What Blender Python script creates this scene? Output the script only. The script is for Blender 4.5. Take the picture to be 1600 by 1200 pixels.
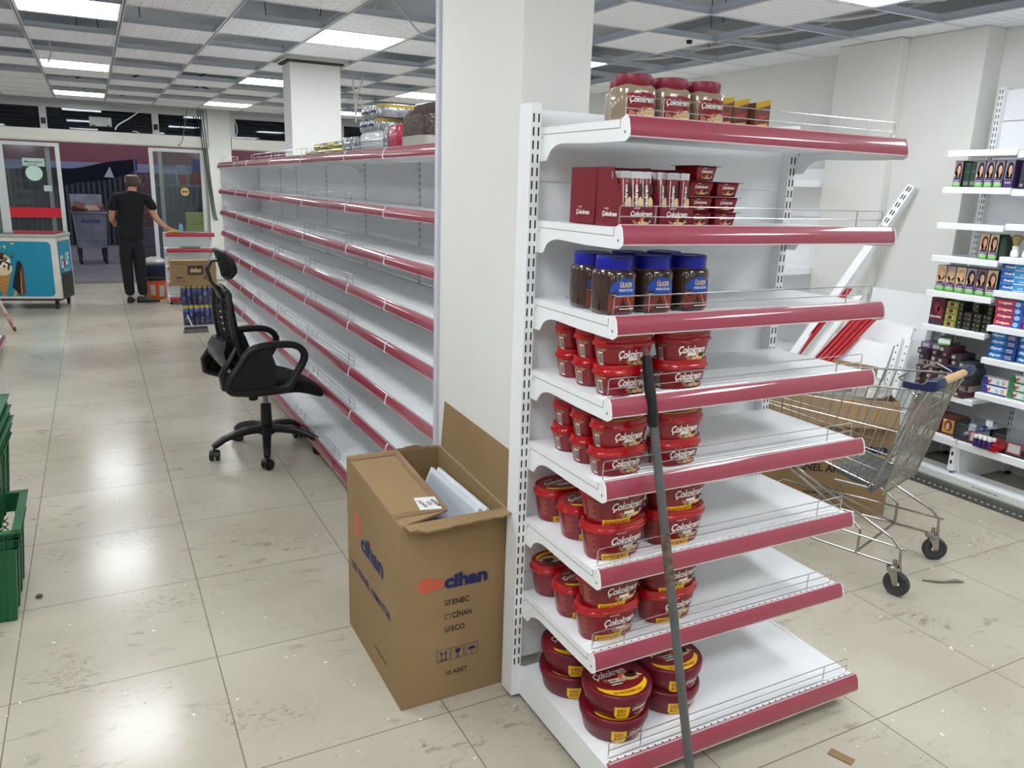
import bpy, bmesh, math, random
from mathutils import Vector, Matrix
PI = math.pi
random.seed(7)
for o in list(bpy.data.objects): bpy.data.objects.remove(o)
SC = bpy.context.scene
COL = SC.collection

# ---------------------------------------------------------------- camera
AZ, PT, RL, FP, CH = 0.4883987, 0.2450373, 0.0323266, 1222.4707, 1.58
cam_d = bpy.data.cameras.new('camera'); cam = bpy.data.objects.new('camera', cam_d); COL.objects.link(cam)
fw = Vector((math.sin(AZ)*math.cos(PT), math.cos(AZ)*math.cos(PT), -math.sin(PT)))
rt = Vector((math.cos(AZ), -math.sin(AZ), 0)); up = rt.cross(fw)
R = Matrix((rt, up, -fw)).transposed() @ Matrix.Rotation(RL, 3, 'Z')
cam.matrix_world = Matrix.Translation((0, 0, CH)) @ R.to_4x4()
cam_d.sensor_width = 36; cam_d.lens = FP/1600*36; cam_d.clip_start = .02; cam_d.clip_end = 200
SC.camera = cam
# ---------------------------------------------------------------- world and exposure
w = bpy.data.worlds.new('dusk'); SC.world = w; w.use_nodes = True
w.node_tree.nodes['Background'].inputs[0].default_value = (.43, .43, .50, 1)
w.node_tree.nodes['Background'].inputs[1].default_value = 1.5
SC.view_settings.view_transform = 'Standard'; SC.view_settings.look = 'None'
SC.view_settings.gamma = 1; SC.view_settings.use_curve_mapping = False
SC.view_settings.exposure = 0.0
PANEL_POWER = 20.8
SC.cycles.diffuse_bounces = 8; SC.cycles.max_bounces = 12; SC.cycles.transparent_max_bounces = 16

# ---------------------------------------------------------------- materials
MATS = {}
def lin(c): return tuple(((x/255)/12.92 if x/255 <= .04045 else ((x/255+.055)/1.055)**2.4) for x in c)
def mat(name, rgb, rough=.5, metal=0, var=0, vscale=8, bump=0, bscale=60, coat=0, spec=.5, emit=0, alpha=1, trans=0, ior=1.45, vcol=None, stretch=None):
    if name in MATS: return MATS[name]
    m = bpy.data.materials.new(name); m.use_nodes = True; nt = m.node_tree; b = nt.nodes['Principled BSDF']
    c = lin(rgb) + (1,)
    b.inputs['Base Color'].default_value = c; b.inputs['Roughness'].default_value = rough
    b.inputs['Metallic'].default_value = metal; b.inputs['Specular IOR Level'].default_value = spec
    b.inputs['Coat Weight'].default_value = coat; b.inputs['Coat Roughness'].default_value = .06
    b.inputs['IOR'].default_value = ior; b.inputs['Transmission Weight'].default_value = trans
    b.inputs['Alpha'].default_value = alpha
    if emit: b.inputs['Emission Color'].default_value = c; b.inputs['Emission Strength'].default_value = emit
    if var or bump:
        tc = nt.nodes.new('ShaderNodeTexCoord'); src = tc.outputs['Object']
        if stretch:
            mp = nt.nodes.new('ShaderNodeMapping'); mp.inputs['Scale'].default_value = stretch
            nt.links.new(src, mp.inputs[0]); src = mp.outputs[0]
    if var:
        n = nt.nodes.new('ShaderNodeTexNoise'); n.inputs['Scale'].default_value = vscale; n.inputs['Detail'].default_value = 5
        nt.links.new(src, n.inputs['Vector'])
        r = nt.nodes.new('ShaderNodeValToRGB'); r.color_ramp.elements[0].position = .3; r.color_ramp.elements[1].position = .7
        v2 = lin(vcol) + (1,) if vcol else tuple(x*(1-var) for x in c[:3]) + (1,)
        r.color_ramp.elements[0].color = v2; r.color_ramp.elements[1].color = c
        nt.links.new(n.outputs[0], r.inputs[0]); nt.links.new(r.outputs[0], b.inputs['Base Color'])
    if bump:
        n2 = nt.nodes.new('ShaderNodeTexNoise'); n2.inputs['Scale'].default_value = bscale; n2.inputs['Detail'].default_value = 3
        nt.links.new(src, n2.inputs['Vector'])
        bp = nt.nodes.new('ShaderNodeBump'); bp.inputs['Strength'].default_value = bump; bp.inputs['Distance'].default_value = .01
        nt.links.new(n2.outputs[0], bp.inputs['Height']); nt.links.new(bp.outputs[0], b.inputs['Normal'])
    MATS[name] = m; return m
def glass_mat(name, rgb, mix=.12, tint=1.0):
    if name in MATS: return MATS[name]
    m = bpy.data.materials.new(name); m.use_nodes = True; nt = m.node_tree; nt.nodes.clear()
    o = nt.nodes.new('ShaderNodeOutputMaterial'); mx = nt.nodes.new('ShaderNodeMixShader')
    t = nt.nodes.new('ShaderNodeBsdfTransparent'); g = nt.nodes.new('ShaderNodeBsdfGlossy'); f = nt.nodes.new('ShaderNodeFresnel')
    f.inputs[0].default_value = 1.5
    t.inputs[0].default_value = lin(rgb) + (1,); g.inputs['Roughness'].default_value = .02
    nt.links.new(f.outputs[0], mx.inputs[0]); nt.links.new(t.outputs[0], mx.inputs[1]); nt.links.new(g.outputs[0], mx.inputs[2])
    nt.links.new(mx.outputs[0], o.inputs[0]); MATS[name] = m; return m

WHITE = mat('white_powder_coat', (240, 242, 244), .34, var=.03, vscale=5)
WALLM = mat('painted_plaster', (224, 224, 220), .75, var=.05, vscale=1.6, bump=.05, bscale=90)
WALLG = mat('painted_plaster_grey', (208, 206, 206), .8, var=.05, vscale=1.5)
LIPM = mat('pink_red_price_rail', (156, 54, 76), .42, coat=1, var=.06, vscale=3)
WIRE = mat('chromed_wire', (205, 205, 208), .22, 1)
BLACKP = mat('black_plastic', (22, 22, 24), .42, var=.2, vscale=20)
CLIPW = mat('clear_rail_edge', (214, 186, 192), .2, coat=.8); SEAM = mat('seam_grey', (104, 106, 108), .7)
SLOT = mat('slot_dark', (18, 18, 20), .8)
ALU = mat('painted_aluminium', (196, 200, 198), .38, .25, var=.06, vscale=3)
CARD = mat('corrugated_cardboard', (154, 127, 90), .8, var=.12, vscale=3, bump=.1, bscale=40, vcol=(142, 116, 81))
CARDD = mat('cardboard_inside', (128, 102, 70), .85, var=.1, vscale=4)
TAPE = mat('brown_packing_tape', (140, 108, 72), .3, coat=.4)
INK = mat('navy_print', (26, 38, 92), .6)
INKB = mat('black_print', (34, 30, 30), .6)
INKR = mat('orange_red_print', (196, 96, 72), .6)
SILVER = mat('bare_steel', (150, 150, 148), .32, 1, var=.15, vscale=30)

# ---------------------------------------------------------------- mesh helpers
class MB:
    def __init__(s): s.v = []; s.f = []; s.m = []; s.mi = 0; s.M = None
    def add(s, vs, fs, mi=None):
        o = len(s.v)
        if s.M is not None: vs = [tuple(s.M @ Vector(p)) for p in vs]
        s.v += [tuple(p) for p in vs]; s.f += [tuple(i+o for i in f) for f in fs]
        s.m += [s.mi if mi is None else mi]*len(fs); return s
    def box(s, x0, x1, y0, y1, z0, z1, mi=None):
        vs = [(x, y, z) for z in (z0, z1) for y in (y0, y1) for x in (x0, x1)]
        return s.add(vs, [(0, 2, 3, 1), (4, 5, 7, 6), (0, 1, 5, 4), (2, 6, 7, 3), (0, 4, 6, 2), (1, 3, 7, 5)], mi)
    def obox(s, c, size, rot=(0, 0, 0), mi=None):
        from mathutils import Euler
        e = Euler(rot).to_matrix(); a, b, d = [k/2 for k in size]
        vs = [tuple(Vector(c) + e @ Vector((x, y, z))) for z in (-d, d) for y in (-b, b) for x in (-a, a)]
        return s.add(vs, [(0, 2, 3, 1), (4, 5, 7, 6), (0, 1, 5, 4), (2, 6, 7, 3), (0, 4, 6, 2), (1, 3, 7, 5)], mi)
    def prism(s, poly, ax, a0, a1, mi=None):
        # poly: 2D points in the two other axes (order x,y,z minus ax)
        def P(p, a):
            return (a, p[0], p[1]) if ax == 'x' else ((p[0], a, p[1]) if ax == 'y' else (p[0], p[1], a))
        n = len(poly); vs = [P(p, a0) for p in poly] + [P(p, a1) for p in poly]
        fs = [tuple(range(n)), tuple(range(2*n-1, n-1, -1))] + [(i, (i+1) % n, n+(i+1) % n, n+i) for i in range(n)]
        return s.add(vs, fs, mi)
    def tube(s, path, r, n=8, closed=False, mi=None, cap=True):
        P = [Vector(p) for p in path]; k = len(P); rs = r if isinstance(r, (list, tuple)) else [r]*k
        T = []
        for i in range(k):
            a = P[(i-1) % k] if (closed or i > 0) else P[i]; b = P[(i+1) % k] if (closed or i < k-1) else P[i]
            T.append((b-a).normalized() if (b-a).length > 1e-9 else Vector((0, 0, 1)))
        u = T[0].orthogonal().normalized(); vs = []
        for i in range(k):
            u = (u - T[i]*u.dot(T[i]))
            u = u.normalized() if u.length > 1e-6 else T[i].orthogonal().normalized()
            w_ = T[i].cross(u)
            vs += [tuple(P[i] + (u*math.cos(2*PI*j/n) + w_*math.sin(2*PI*j/n))*rs[i]) for j in range(n)]
        fs = []
        for i in range(k if closed else k-1):
            a, b = i*n, ((i+1) % k)*n
            fs += [(a+j, a+(j+1) % n, b+(j+1) % n, b+j) for j in range(n)]
        if cap and not closed: fs += [tuple(range(n-1, -1, -1)), tuple(range((k-1)*n, k*n))]
        return s.add(vs, fs, mi)
    def lathe(s, prof, n=24, c=(0, 0), sx=1, sy=1, mi=None):
        vs = []; fs = []; k = len(prof)
        for r, z in prof: vs += [(c[0]+sx*r*math.cos(2*PI*j/n), c[1]+sy*r*math.sin(2*PI*j/n), z) for j in range(n)]
        for i in range(k-1): fs += [(i*n+j, i*n+(j+1) % n, (i+1)*n+(j+1) % n, (i+1)*n+j) for j in range(n)]
        fs += [tuple(range(n-1, -1, -1)), tuple(range((k-1)*n, k*n))]
        return s.add(vs, fs, mi)
    def rings(s, rings, mi=None, cap=True):
        n = len(rings[0]); vs = [p for r in rings for p in r]; fs = []
        for i in range(len(rings)-1): fs += [(i*n+j, i*n+(j+1) % n, (i+1)*n+(j+1) % n, (i+1)*n+j) for j in range(n)]
        if cap: fs += [tuple(range(n-1, -1, -1)), tuple(range((len(rings)-1)*n, len(rings)*n))]
        return s.add(vs, fs, mi)
    def quad(s, a, b, c, d, mi=None): return s.add([a, b, c, d], [(0, 1, 2, 3)], mi)
    def sphere(s, c, r, n=12, k=8, mi=None):
        rr = r if isinstance(r, (list, tuple)) else (r, r, r); R_ = []
        for i in range(1, k):
            t = PI*i/k; R_.append([(c[0]+rr[0]*math.sin(t)*math.cos(2*PI*j/n), c[1]+rr[1]*math.sin(t)*math.sin(2*PI*j/n), c[2]-rr[2]*math.cos(t)) for j in range(n)])
        return s.rings(R_, mi)
    def slabtube(s, path, half_w, half_t, side, mi=None):
        # flat strip bent along a path; side = direction of its width
        S = Vector(side).normalized(); P = [Vector(p) for p in path]; R_ = []
        for i, p in enumerate(P):
            t = (P[min(i+1, len(P)-1)] - P[max(i-1, 0)]).normalized(); nn = t.cross(S).normalized()
            hw = half_w[i] if isinstance(half_w, (list, tuple)) else half_w
            ht = half_t[i] if isinstance(half_t, (list, tuple)) else half_t
            R_.append([tuple(p+S*hw*a+nn*ht*b) for a, b in ((1, .5), (.7, 1), (-.7, 1), (-1, .5), (-1, -.5), (-.7, -1), (.7, -1), (1, -.5))])
        return s.rings(R_, mi)
    def build(s, name, mats, parent=None, bevel=0, smooth=35, subs=0, merge=False):
        me = bpy.data.meshes.new(name); me.from_pydata(s.v, [], s.f); me.update()
        mats = mats if isinstance(mats, (list, tuple)) else [mats]
        for m in mats: me.materials.append(m)
        if len(mats) > 1: me.polygons.foreach_set('material_index', s.m)
        b = bmesh.new(); b.from_mesh(me)
        if merge: bmesh.ops.remove_doubles(b, verts=b.verts, dist=1e-5)
        if not getattr(s, 'keep', False): bmesh.ops.recalc_face_normals(b, faces=b.faces)
        b.to_mesh(me); b.free()
        if smooth:
            me.shade_smooth(); me.set_sharp_from_angle(angle=math.radians(smooth))
        o = bpy.data.objects.new(name, me); COL.objects.link(o)
        if parent: o.parent = parent
        if bevel:
            md = o.modifiers.new('bevel', 'BEVEL'); md.width = bevel; md.segments = 2; md.limit_method = 'ANGLE'
        if subs:
            md = o.modifiers.new('subdivision', 'SUBSURF'); md.levels = md.render_levels = subs
        return o
def thing(name, label, cat, loc=(0, 0, 0), rz=0, group=None):
    o = bpy.data.objects.new(name, None); COL.objects.link(o); o.location = loc; o.rotation_euler = (0, 0, rz)
    o.empty_display_size = .1
    return tag(o, label, cat, group)
def tag(o, label=None, cat=None, group=None, kind=None):
    if label: o['label'] = label
    if cat: o['category'] = cat
    if group: o['group'] = group
    if kind: o['kind'] = kind
    return o
def struct(o): o['kind'] = 'structure'; return o
KIDS = {}
def dup(root, loc=None, rz=None, label=None, group=None, rot=None):
    def cp(o, parent):
        c = o.copy(); COL.objects.link(c)
        if parent: c.parent = parent
        for ch in list(o.children): cp(ch, c)
        return c
    r = cp(root, None)
    if loc is not None: r.location = loc
    if rz is not None: r.rotation_euler = (0, 0, rz)
    if rot is not None: r.rotation_euler = rot
    if label: r['label'] = label
    if group: r['group'] = group
    return r

# ---------------------------------------------------------------- flat print (lettering, labels)
TXT = {}
def text2d(s, shear=0, bold=0):
    k = (s, shear, bold)
    if k in TXT: return TXT[k]
    c = bpy.data.curves.new('t', 'FONT'); c.body = s; c.size = 1; c.shear = shear; c.offset = bold; c.resolution_u = 3
    o = bpy.data.objects.new('t', c); COL.objects.link(o); dg = bpy.context.evaluated_depsgraph_get()
    me = bpy.data.meshes.new_from_object(o.evaluated_get(dg))
    v = [(p.co.x, p.co.y) for p in me.vertices]; f = [tuple(p.vertices) for p in me.polygons]
    bpy.data.objects.remove(o); bpy.data.curves.remove(c); bpy.data.meshes.remove(me)
    x0 = min(p[0] for p in v); x1 = max(p[0] for p in v); TXT[k] = (v, f, x0, x1); return TXT[k]
class Decal:
    def __init__(s): s.sh = []
    def poly(s, pts, mi, layer=1): s.sh.append((pts, [tuple(range(len(pts)))], mi, layer)); return s
    def rect(s, x0, x1, y0, y1, mi, layer=1): return s.poly([(x0, y0), (x1, y0), (x1, y1), (x0, y1)], mi, layer)
    def ell(s, cx, cy, rx, ry, mi, layer=1, n=20, rot=0):
        c_, s_ = math.cos(rot), math.sin(rot)
        return s.poly([(cx+rx*math.cos(2*PI*i/n)*c_-ry*math.sin(2*PI*i/n)*s_, cy+rx*math.cos(2*PI*i/n)*s_+ry*math.sin(2*PI*i/n)*c_) for i in range(n)], mi, layer)
    def text(s, t, cx, cy, h, mi, layer=3, w=None, shear=0, bold=.01, rot=0, arc=0, mirror=False):
        v, f, x0, x1 = text2d(t, shear, bold); k = h/.73; kx = k if w is None else w/(x1-x0); c_, s_ = math.cos(rot), math.sin(rot)
        o = []
        for x, y in v:
            X = (x-(x0+x1)/2)*kx; Y = (y-.365)*k
            if arc: Y += arc*X*X
            o.append((cx+X*c_-Y*s_, cy+X*s_+Y*c_))
        s.sh.append((o, f, mi, layer)); return s
    def build(s, name, mats, fn, parent=None, dx=None, gap=.0004):
        """fn(u, v, height) -> 3D"""
        V = []; F = []; M = []
        for pts, fs, mi, layer in s.sh:
            b = bmesh.new(); vs = [b.verts.new((p[0], p[1], 0)) for p in pts]
            for f in fs:
                try: b.faces.new([vs[i] for i in f])
                except ValueError: pass
            if dx:
                x0 = min(p[0] for p in pts); x1 = max(p[0] for p in pts); x = math.ceil(x0/dx)*dx
                while x < x1:
                    bmesh.ops.bisect_plane(b, geom=b.verts[:]+b.edges[:]+b.faces[:], dist=1e-6, plane_co=(x, 0, 0), plane_no=(1, 0, 0)); x += dx
            b.verts.index_update(); o = len(V)
            V += [tuple(fn(q.co.x, q.co.y, layer*gap)) for q in b.verts]
            for f in b.faces: F.append(tuple(o+q.index for q in f.verts)); M.append(mi)
            b.free()
        me = bpy.data.meshes.new(name); me.from_pydata(V, [], F); me.update()
        for m in mats: me.materials.append(m)
        me.polygons.foreach_set('material_index', M)
        ob = bpy.data.objects.new(name, me); COL.objects.link(ob)
        if parent: ob.parent = parent
        return ob
def flat(o, U, V):
    o, U, V = Vector(o), Vector(U).normalized(), Vector(V).normalized(); N = U.cross(V)
    return lambda u, v, h: o+U*u+V*v+N*h
# ================================================================ room shell
ZC = 2.572
XL_ = [2.067-.6*k for k in range(11, 0, -1)] + [2.067, 2.64, 3.205, 3.78, 4.35, 4.8]     # ceiling grid lines
YL_ = [6.215-.612*k for k in range(16, 0, -1)] + [6.215+.6035*k for k in range(0, 12)]
XI0, YI0 = 7, 16        # index of column 0 / row 0
YF = 13.4
# floor
def floor_mat():
    m = bpy.data.materials.new('polished_porcelain_tiles'); m.use_nodes = True; nt = m.node_tree; b = nt.nodes['Principled BSDF']; N = nt.nodes.new; L = nt.links.new
    g = N('ShaderNodeNewGeometry'); sp = N('ShaderNodeSeparateXYZ'); L(g.outputs['Position'], sp.inputs[0])
    def line(out, off):
        a = N('ShaderNodeMath'); a.operation = 'ADD'; a.inputs[1].default_value = -off+60; L(out, a.inputs[0])
        d = N('ShaderNodeMath'); d.operation = 'DIVIDE'; d.inputs[1].default_value = .6; L(a.outputs[0], d.inputs[0])
        f = N('ShaderNodeMath'); f.operation = 'FRACT'; L(d.outputs[0], f.inputs[0])
        q = N('ShaderNodeMath'); q.operation = 'SUBTRACT'; q.inputs[1].default_value = .5; L(f.outputs[0], q.inputs[0])
        h = N('ShaderNodeMath'); h.operation = 'ABSOLUTE'; L(q.outputs[0], h.inputs[0])
        t = N('ShaderNodeMath'); t.operation = 'GREATER_THAN'; t.inputs[1].default_value = .4968; L(h.outputs[0], t.inputs[0])
        fl = N('ShaderNodeMath'); fl.operation = 'FLOOR'; L(d.outputs[0], fl.inputs[0]); return t.outputs[0], fl.outputs[0]
    lx, fx = line(sp.outputs[0], .244); ly, fy = line(sp.outputs[1], 1.9345)
    mx = N('ShaderNodeMath'); mx.operation = 'MAXIMUM'; L(lx, mx.inputs[0]); L(ly, mx.inputs[1])
    cb = N('ShaderNodeCombineXYZ'); L(fx, cb.inputs[0]); L(fy, cb.inputs[1])
    wn = N('ShaderNodeTexWhiteNoise'); L(cb.outputs[0], wn.inputs['Vector'])
    n1 = N('ShaderNodeTexNoise'); n1.inputs['Scale'].default_value = 1.1; n1.inputs['Detail'].default_value = 6; L(g.outputs['Position'], n1.inputs['Vector'])
    r1 = N('ShaderNodeValToRGB'); r1.color_ramp.elements[0].position = .32; r1.color_ramp.elements[1].position = .68
    r1.color_ramp.elements[0].color = lin((176, 168, 151))+(1,); r1.color_ramp.elements[1].color = lin((199, 193, 177))+(1,); L(n1.outputs[0], r1.inputs[0])
    # scuffs: elongated dark smears, stronger to the left front
    mp = N('ShaderNodeMapping'); mp.inputs['Scale'].default_value = (1, 2.2, 1); mp.inputs['Rotation'].default_value = (0, 0, .5); L(g.outputs['Position'], mp.inputs[0])
    n2 = N('ShaderNodeTexNoise'); n2.inputs['Scale'].default_value = 9; n2.inputs['Detail'].default_value = 9; n2.inputs['Roughness'].default_value = .68; L(mp.outputs[0], n2.inputs['Vector'])
    r2 = N('ShaderNodeValToRGB'); r2.color_ramp.elements[0].position = .55; r2.color_ramp.elements[1].position = .64
    r2.color_ramp.elements[0].color = (0, 0, 0, 1); r2.color_ramp.elements[1].color = (1, 1, 1, 1); L(n2.outputs[0], r2.inputs[0])
    n3 = N('ShaderNodeTexNoise'); n3.inputs['Scale'].default_value = 1.7; n3.inputs['Detail'].default_value = 3; L(g.outputs['Position'], n3.inputs['Vector'])
    r3 = N('ShaderNodeValToRGB'); r3.color_ramp.elements[0].position = .47; r3.color_ramp.elements[1].position = .68; L(n3.outputs[0], r3.inputs[0])
    mu = N('ShaderNodeMath'); mu.operation = 'MULTIPLY'; L(r2.outputs[0], mu.inputs[0]); L(r3.outputs[0], mu.inputs[1])
    mu2 = N('ShaderNodeMath'); mu2.operation = 'MULTIPLY'; mu2.inputs[1].default_value = .75; L(mu.outputs[0], mu2.inputs[0])
    # fine specks
    n4 = N('ShaderNodeTexNoise'); n4.inputs['Scale'].default_value = 55; n4.inputs['Detail'].default_value = 2; L(g.outputs['Position'], n4.inputs['Vector'])
    r4 = N('ShaderNodeValToRGB'); r4.color_ramp.elements[0].position = .735; r4.color_ramp.elements[1].position = .76; L(n4.outputs[0], r4.inputs[0])
    ad = N('ShaderNodeMath'); ad.operation = 'MAXIMUM'; L(mu2.outputs[0], ad.inputs[0]); L(r4.outputs[0], ad.inputs[1])
    m1 = N('ShaderNodeMixRGB'); m1.inputs[2].default_value = lin((118, 110, 98))+(1,); L(ad.outputs[0], m1.inputs[0]); L(r1.outputs[0], m1.inputs[1])
    hv = N('ShaderNodeMixRGB'); hv.blend_type = 'MULTIPLY'; hv.inputs[0].default_value = .06; L(m1.outputs[0], hv.inputs[1]); L(wn.outputs['Value'], hv.inputs[2])
    m2 = N('ShaderNodeMixRGB'); m2.inputs[2].default_value = lin((128, 118, 104))+(1,); L(mx.outputs[0], m2.inputs[0]); L(hv.outputs[0], m2.inputs[1])
    L(m2.outputs[0], b.inputs['Base Color'])
    rr = N('ShaderNodeMapRange'); rr.inputs['From Min'].default_value = .3; rr.inputs['From Max'].default_value = .7; rr.inputs['To Min'].default_value = .10; rr.inputs['To Max'].default_value = .30
    L(n1.outputs[0], rr.inputs[0]); r5 = N('ShaderNodeMath'); r5.operation = 'ADD'; L(rr.outputs[0], r5.inputs[0])
    r6 = N('ShaderNodeMath'); r6.operation = 'MULTIPLY'; r6.inputs[1].default_value = .0; L(ad.outputs[0], r6.inputs[0]); L(r6.outputs[0], r5.inputs[1])
    b.inputs['Roughness'].default_value = .19
    # fine scratchy wear inside broad patches, and a few pale flecks
    n6 = N('ShaderNodeTexNoise'); n6.inputs['Scale'].default_value = 34; n6.inputs['Detail'].default_value = 12; n6.inputs['Roughness'].default_value = .72; L(mp.outputs[0], n6.inputs['Vector'])
    r7 = N('ShaderNodeValToRGB'); r7.color_ramp.elements[0].position = .525; r7.color_ramp.elements[1].position = .62; L(n6.outputs[0], r7.inputs[0])
    n7 = N('ShaderNodeTexNoise'); n7.inputs['Scale'].default_value = 2.6; n7.inputs['Detail'].default_value = 4; L(g.outputs['Position'], n7.inputs['Vector'])
    r8 = N('ShaderNodeValToRGB'); r8.color_ramp.elements[0].position = .53; r8.color_ramp.elements[1].position = .68; L(n7.outputs[0], r8.inputs[0])
    m7 = N('ShaderNodeMath'); m7.operation = 'MULTIPLY'; L(r7.outputs[0], m7.inputs[0]); L(r8.outputs[0], m7.inputs[1])
    m8 = N('ShaderNodeMath'); m8.operation = 'MULTIPLY'; m8.inputs[1].default_value = .75; L(m7.outputs[0], m8.inputs[0])
    m9 = N('ShaderNodeMixRGB'); m9.inputs[2].default_value = lin((104, 98, 90))+(1,); L(m8.outputs[0], m9.inputs[0]); L(m2.outputs[0], m9.inputs[1])
    n8 = N('ShaderNodeTexNoise'); n8.inputs['Scale'].default_value = 38; n8.inputs['Detail'].default_value = 1; mo = N('ShaderNodeMapping'); mo.inputs['Location'].default_value = (5, 9, 3); L(g.outputs['Position'], mo.inputs[0]); L(mo.outputs[0], n8.inputs['Vector'])
    r9 = N('ShaderNodeMath'); r9.operation = 'GREATER_THAN'; r9.inputs[1].default_value = .765; L(n8.outputs[0], r9.inputs[0])
    m10 = N('ShaderNodeMixRGB'); m10.inputs[2].default_value = lin((236, 234, 226))+(1,); L(r9.outputs[0], m10.inputs[0]); L(m9.outputs[0], m10.inputs[1]); L(m10.outputs[0], b.inputs['Base Color']); b.inputs['Specular IOR Level'].default_value = .42
    return m
struct(MB().box(-4.6, 4.95, -3.2, 13.28, -.05, 0).build('floor', floor_mat(), smooth=0))
# walls
struct(MB().box(-4.75, -4.6, -3.2, 13.5, 0, 3.05).build('wall_left', WALLG, smooth=0))
struct(MB().box(-4.75, 4.95, -3.35, -3.2, 0, 3.05).build('wall_back', WALLG, smooth=0))
struct(MB().box(4.80, 4.95, -3.2, 13.5, 0, 3.05).build('wall_right', WALLM, smooth=0))
struct(MB().box(4.56, 4.80, 3.545, 4.03, 0, ZC).build('wall_right_pillar', WALLM, bevel=.006, smooth=0))
struct(MB().box(4.635, 4.80, 3.04, 3.545, 0, ZC).build('wall_right_pier', WALLM, bevel=.004, smooth=0))
struct(MB().box(-4.75, 4.95, -3.35, 13.7, 2.99, 3.05).build('ceiling', mat('concrete_slab_grey', (206, 212, 220), .9, var=.12, vscale=1.2), smooth=0))
# columns
def column(x0, x1, y0, y1, z1, name='column', bead=False):
    b = MB().box(x0, x1, y0, y1, 0, z1)
    return b
o = column(1.060, 1.282, 1.995, 2.582, 2.99).build('trim_1', WALLM, bevel=.004, smooth=0); struct(o)
MB().box(1.049, 1.061, 2.560, 2.588, 0, 2.99).build('corner_bead', mat('grey_corner_bead', (196, 198, 208), .5), o)
o = column(1.548, 1.974, 7.03, 7.32, 2.545).build('trim_2', WALLM, bevel=.004, smooth=0); struct(o)
MB().box(1.52, 2.0, 7.0, 7.35, 2.548, 2.562).build('dark_gap_strip', mat('dark_gap', (70, 66, 62), .8), o)
MB().box(1.50, 2.04, 6.98, 7.36, 2.562, 2.66).build('collar', WALLG, o)
struct(column(1.655, 1.985, 13.30, 13.62, 2.99).build('trim_3', WALLM, bevel=.004, smooth=0))

# suspended ceiling grid, tiles and LED panels
TBAR = mat('grid_white', (214, 216, 222), .45); TWEB = mat('grid_web_grey', (196, 205, 216), .5); GROOVE = mat('grid_groove', (52, 54, 58), .7)
def tile_mat():
    m = mat('embossed_ceiling_tile', (246, 248, 255), .7); nt = m.node_tree; b = nt.nodes['Principled BSDF']
    g = nt.nodes.new('ShaderNodeNewGeometry'); br = nt.nodes.new('ShaderNodeTexBrick'); br.inputs['Scale'].default_value = 1
    br.inputs['Brick Width'].default_value = .12; br.inputs['Row Height'].default_value = .06; br.inputs['Mortar Size'].default_value = .008; br.inputs['Mortar Smooth'].default_value = 1
    nt.links.new(g.outputs['Position'], br.inputs['Vector']); bp = nt.nodes.new('ShaderNodeBump'); bp.inputs['Strength'].default_value = .55; bp.inputs['Distance'].default_value = .02
    nt.links.new(br.outputs['Fac'], bp.inputs['Height']); nt.links.new(bp.outputs[0], b.inputs['Normal']); return m
TILE = tile_mat()
grid = thing('ceiling_grid', 'white suspended ceiling grid of T bars across the whole shop ceiling', 'ceiling grid')
for i, x in enumerate(XL_[:-1]):
    b = MB(); b.box(x-.012, x+.012, YL_[0], YL_[-1], ZC-.001, ZC+.0005, 0); b.box(x-.003, x+.003, YL_[0], YL_[-1], ZC-.0016, ZC-.0008, 2)
    b.box(x-.0012, x+.0012, YL_[0], YL_[-1], ZC, ZC+.04, 1); b.box(x-.004, x+.004, YL_[0], YL_[-1], ZC+.032, ZC+.042, 1)
    b.build('main_runner', [TBAR, TWEB, GROOVE], grid, smooth=0)
for y in YL_:
    b = MB(); b.box(XL_[0], XL_[-1], y-.010, y+.010, ZC-.0004, ZC+.0006, 0); b.box(XL_[0], XL_[-1], y-.0012, y+.0012, ZC, ZC+.036, 1)
    b.box(XL_[0], XL_[-1], y-.004, y+.004, ZC+.028, ZC+.038, 1)
    b.build('cross_tee', [TBAR, TWEB], grid, smooth=0)
PANM = bpy.data.materials.new('led_diffuser'); PANM.use_nodes = True
pb = PANM.node_tree.nodes['Principled BSDF']; pb.inputs['Base Color'].default_value = (.9, .9, .9, 1)
pb.inputs['Emission Color'].default_value = (.93, .97, 1, 1); pb.inputs['Emission Strength'].default_value = PANEL_POWER
cnm = {0: 'left aisle', 3: 'middle', 6: 'right aisle', -3: 'far left'}
proto_t = proto_l = None
colname = lambda c: {-3: 'far left', 0: 'left aisle', 3: 'middle', 6: 'right hand'}.get(c, '')
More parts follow.
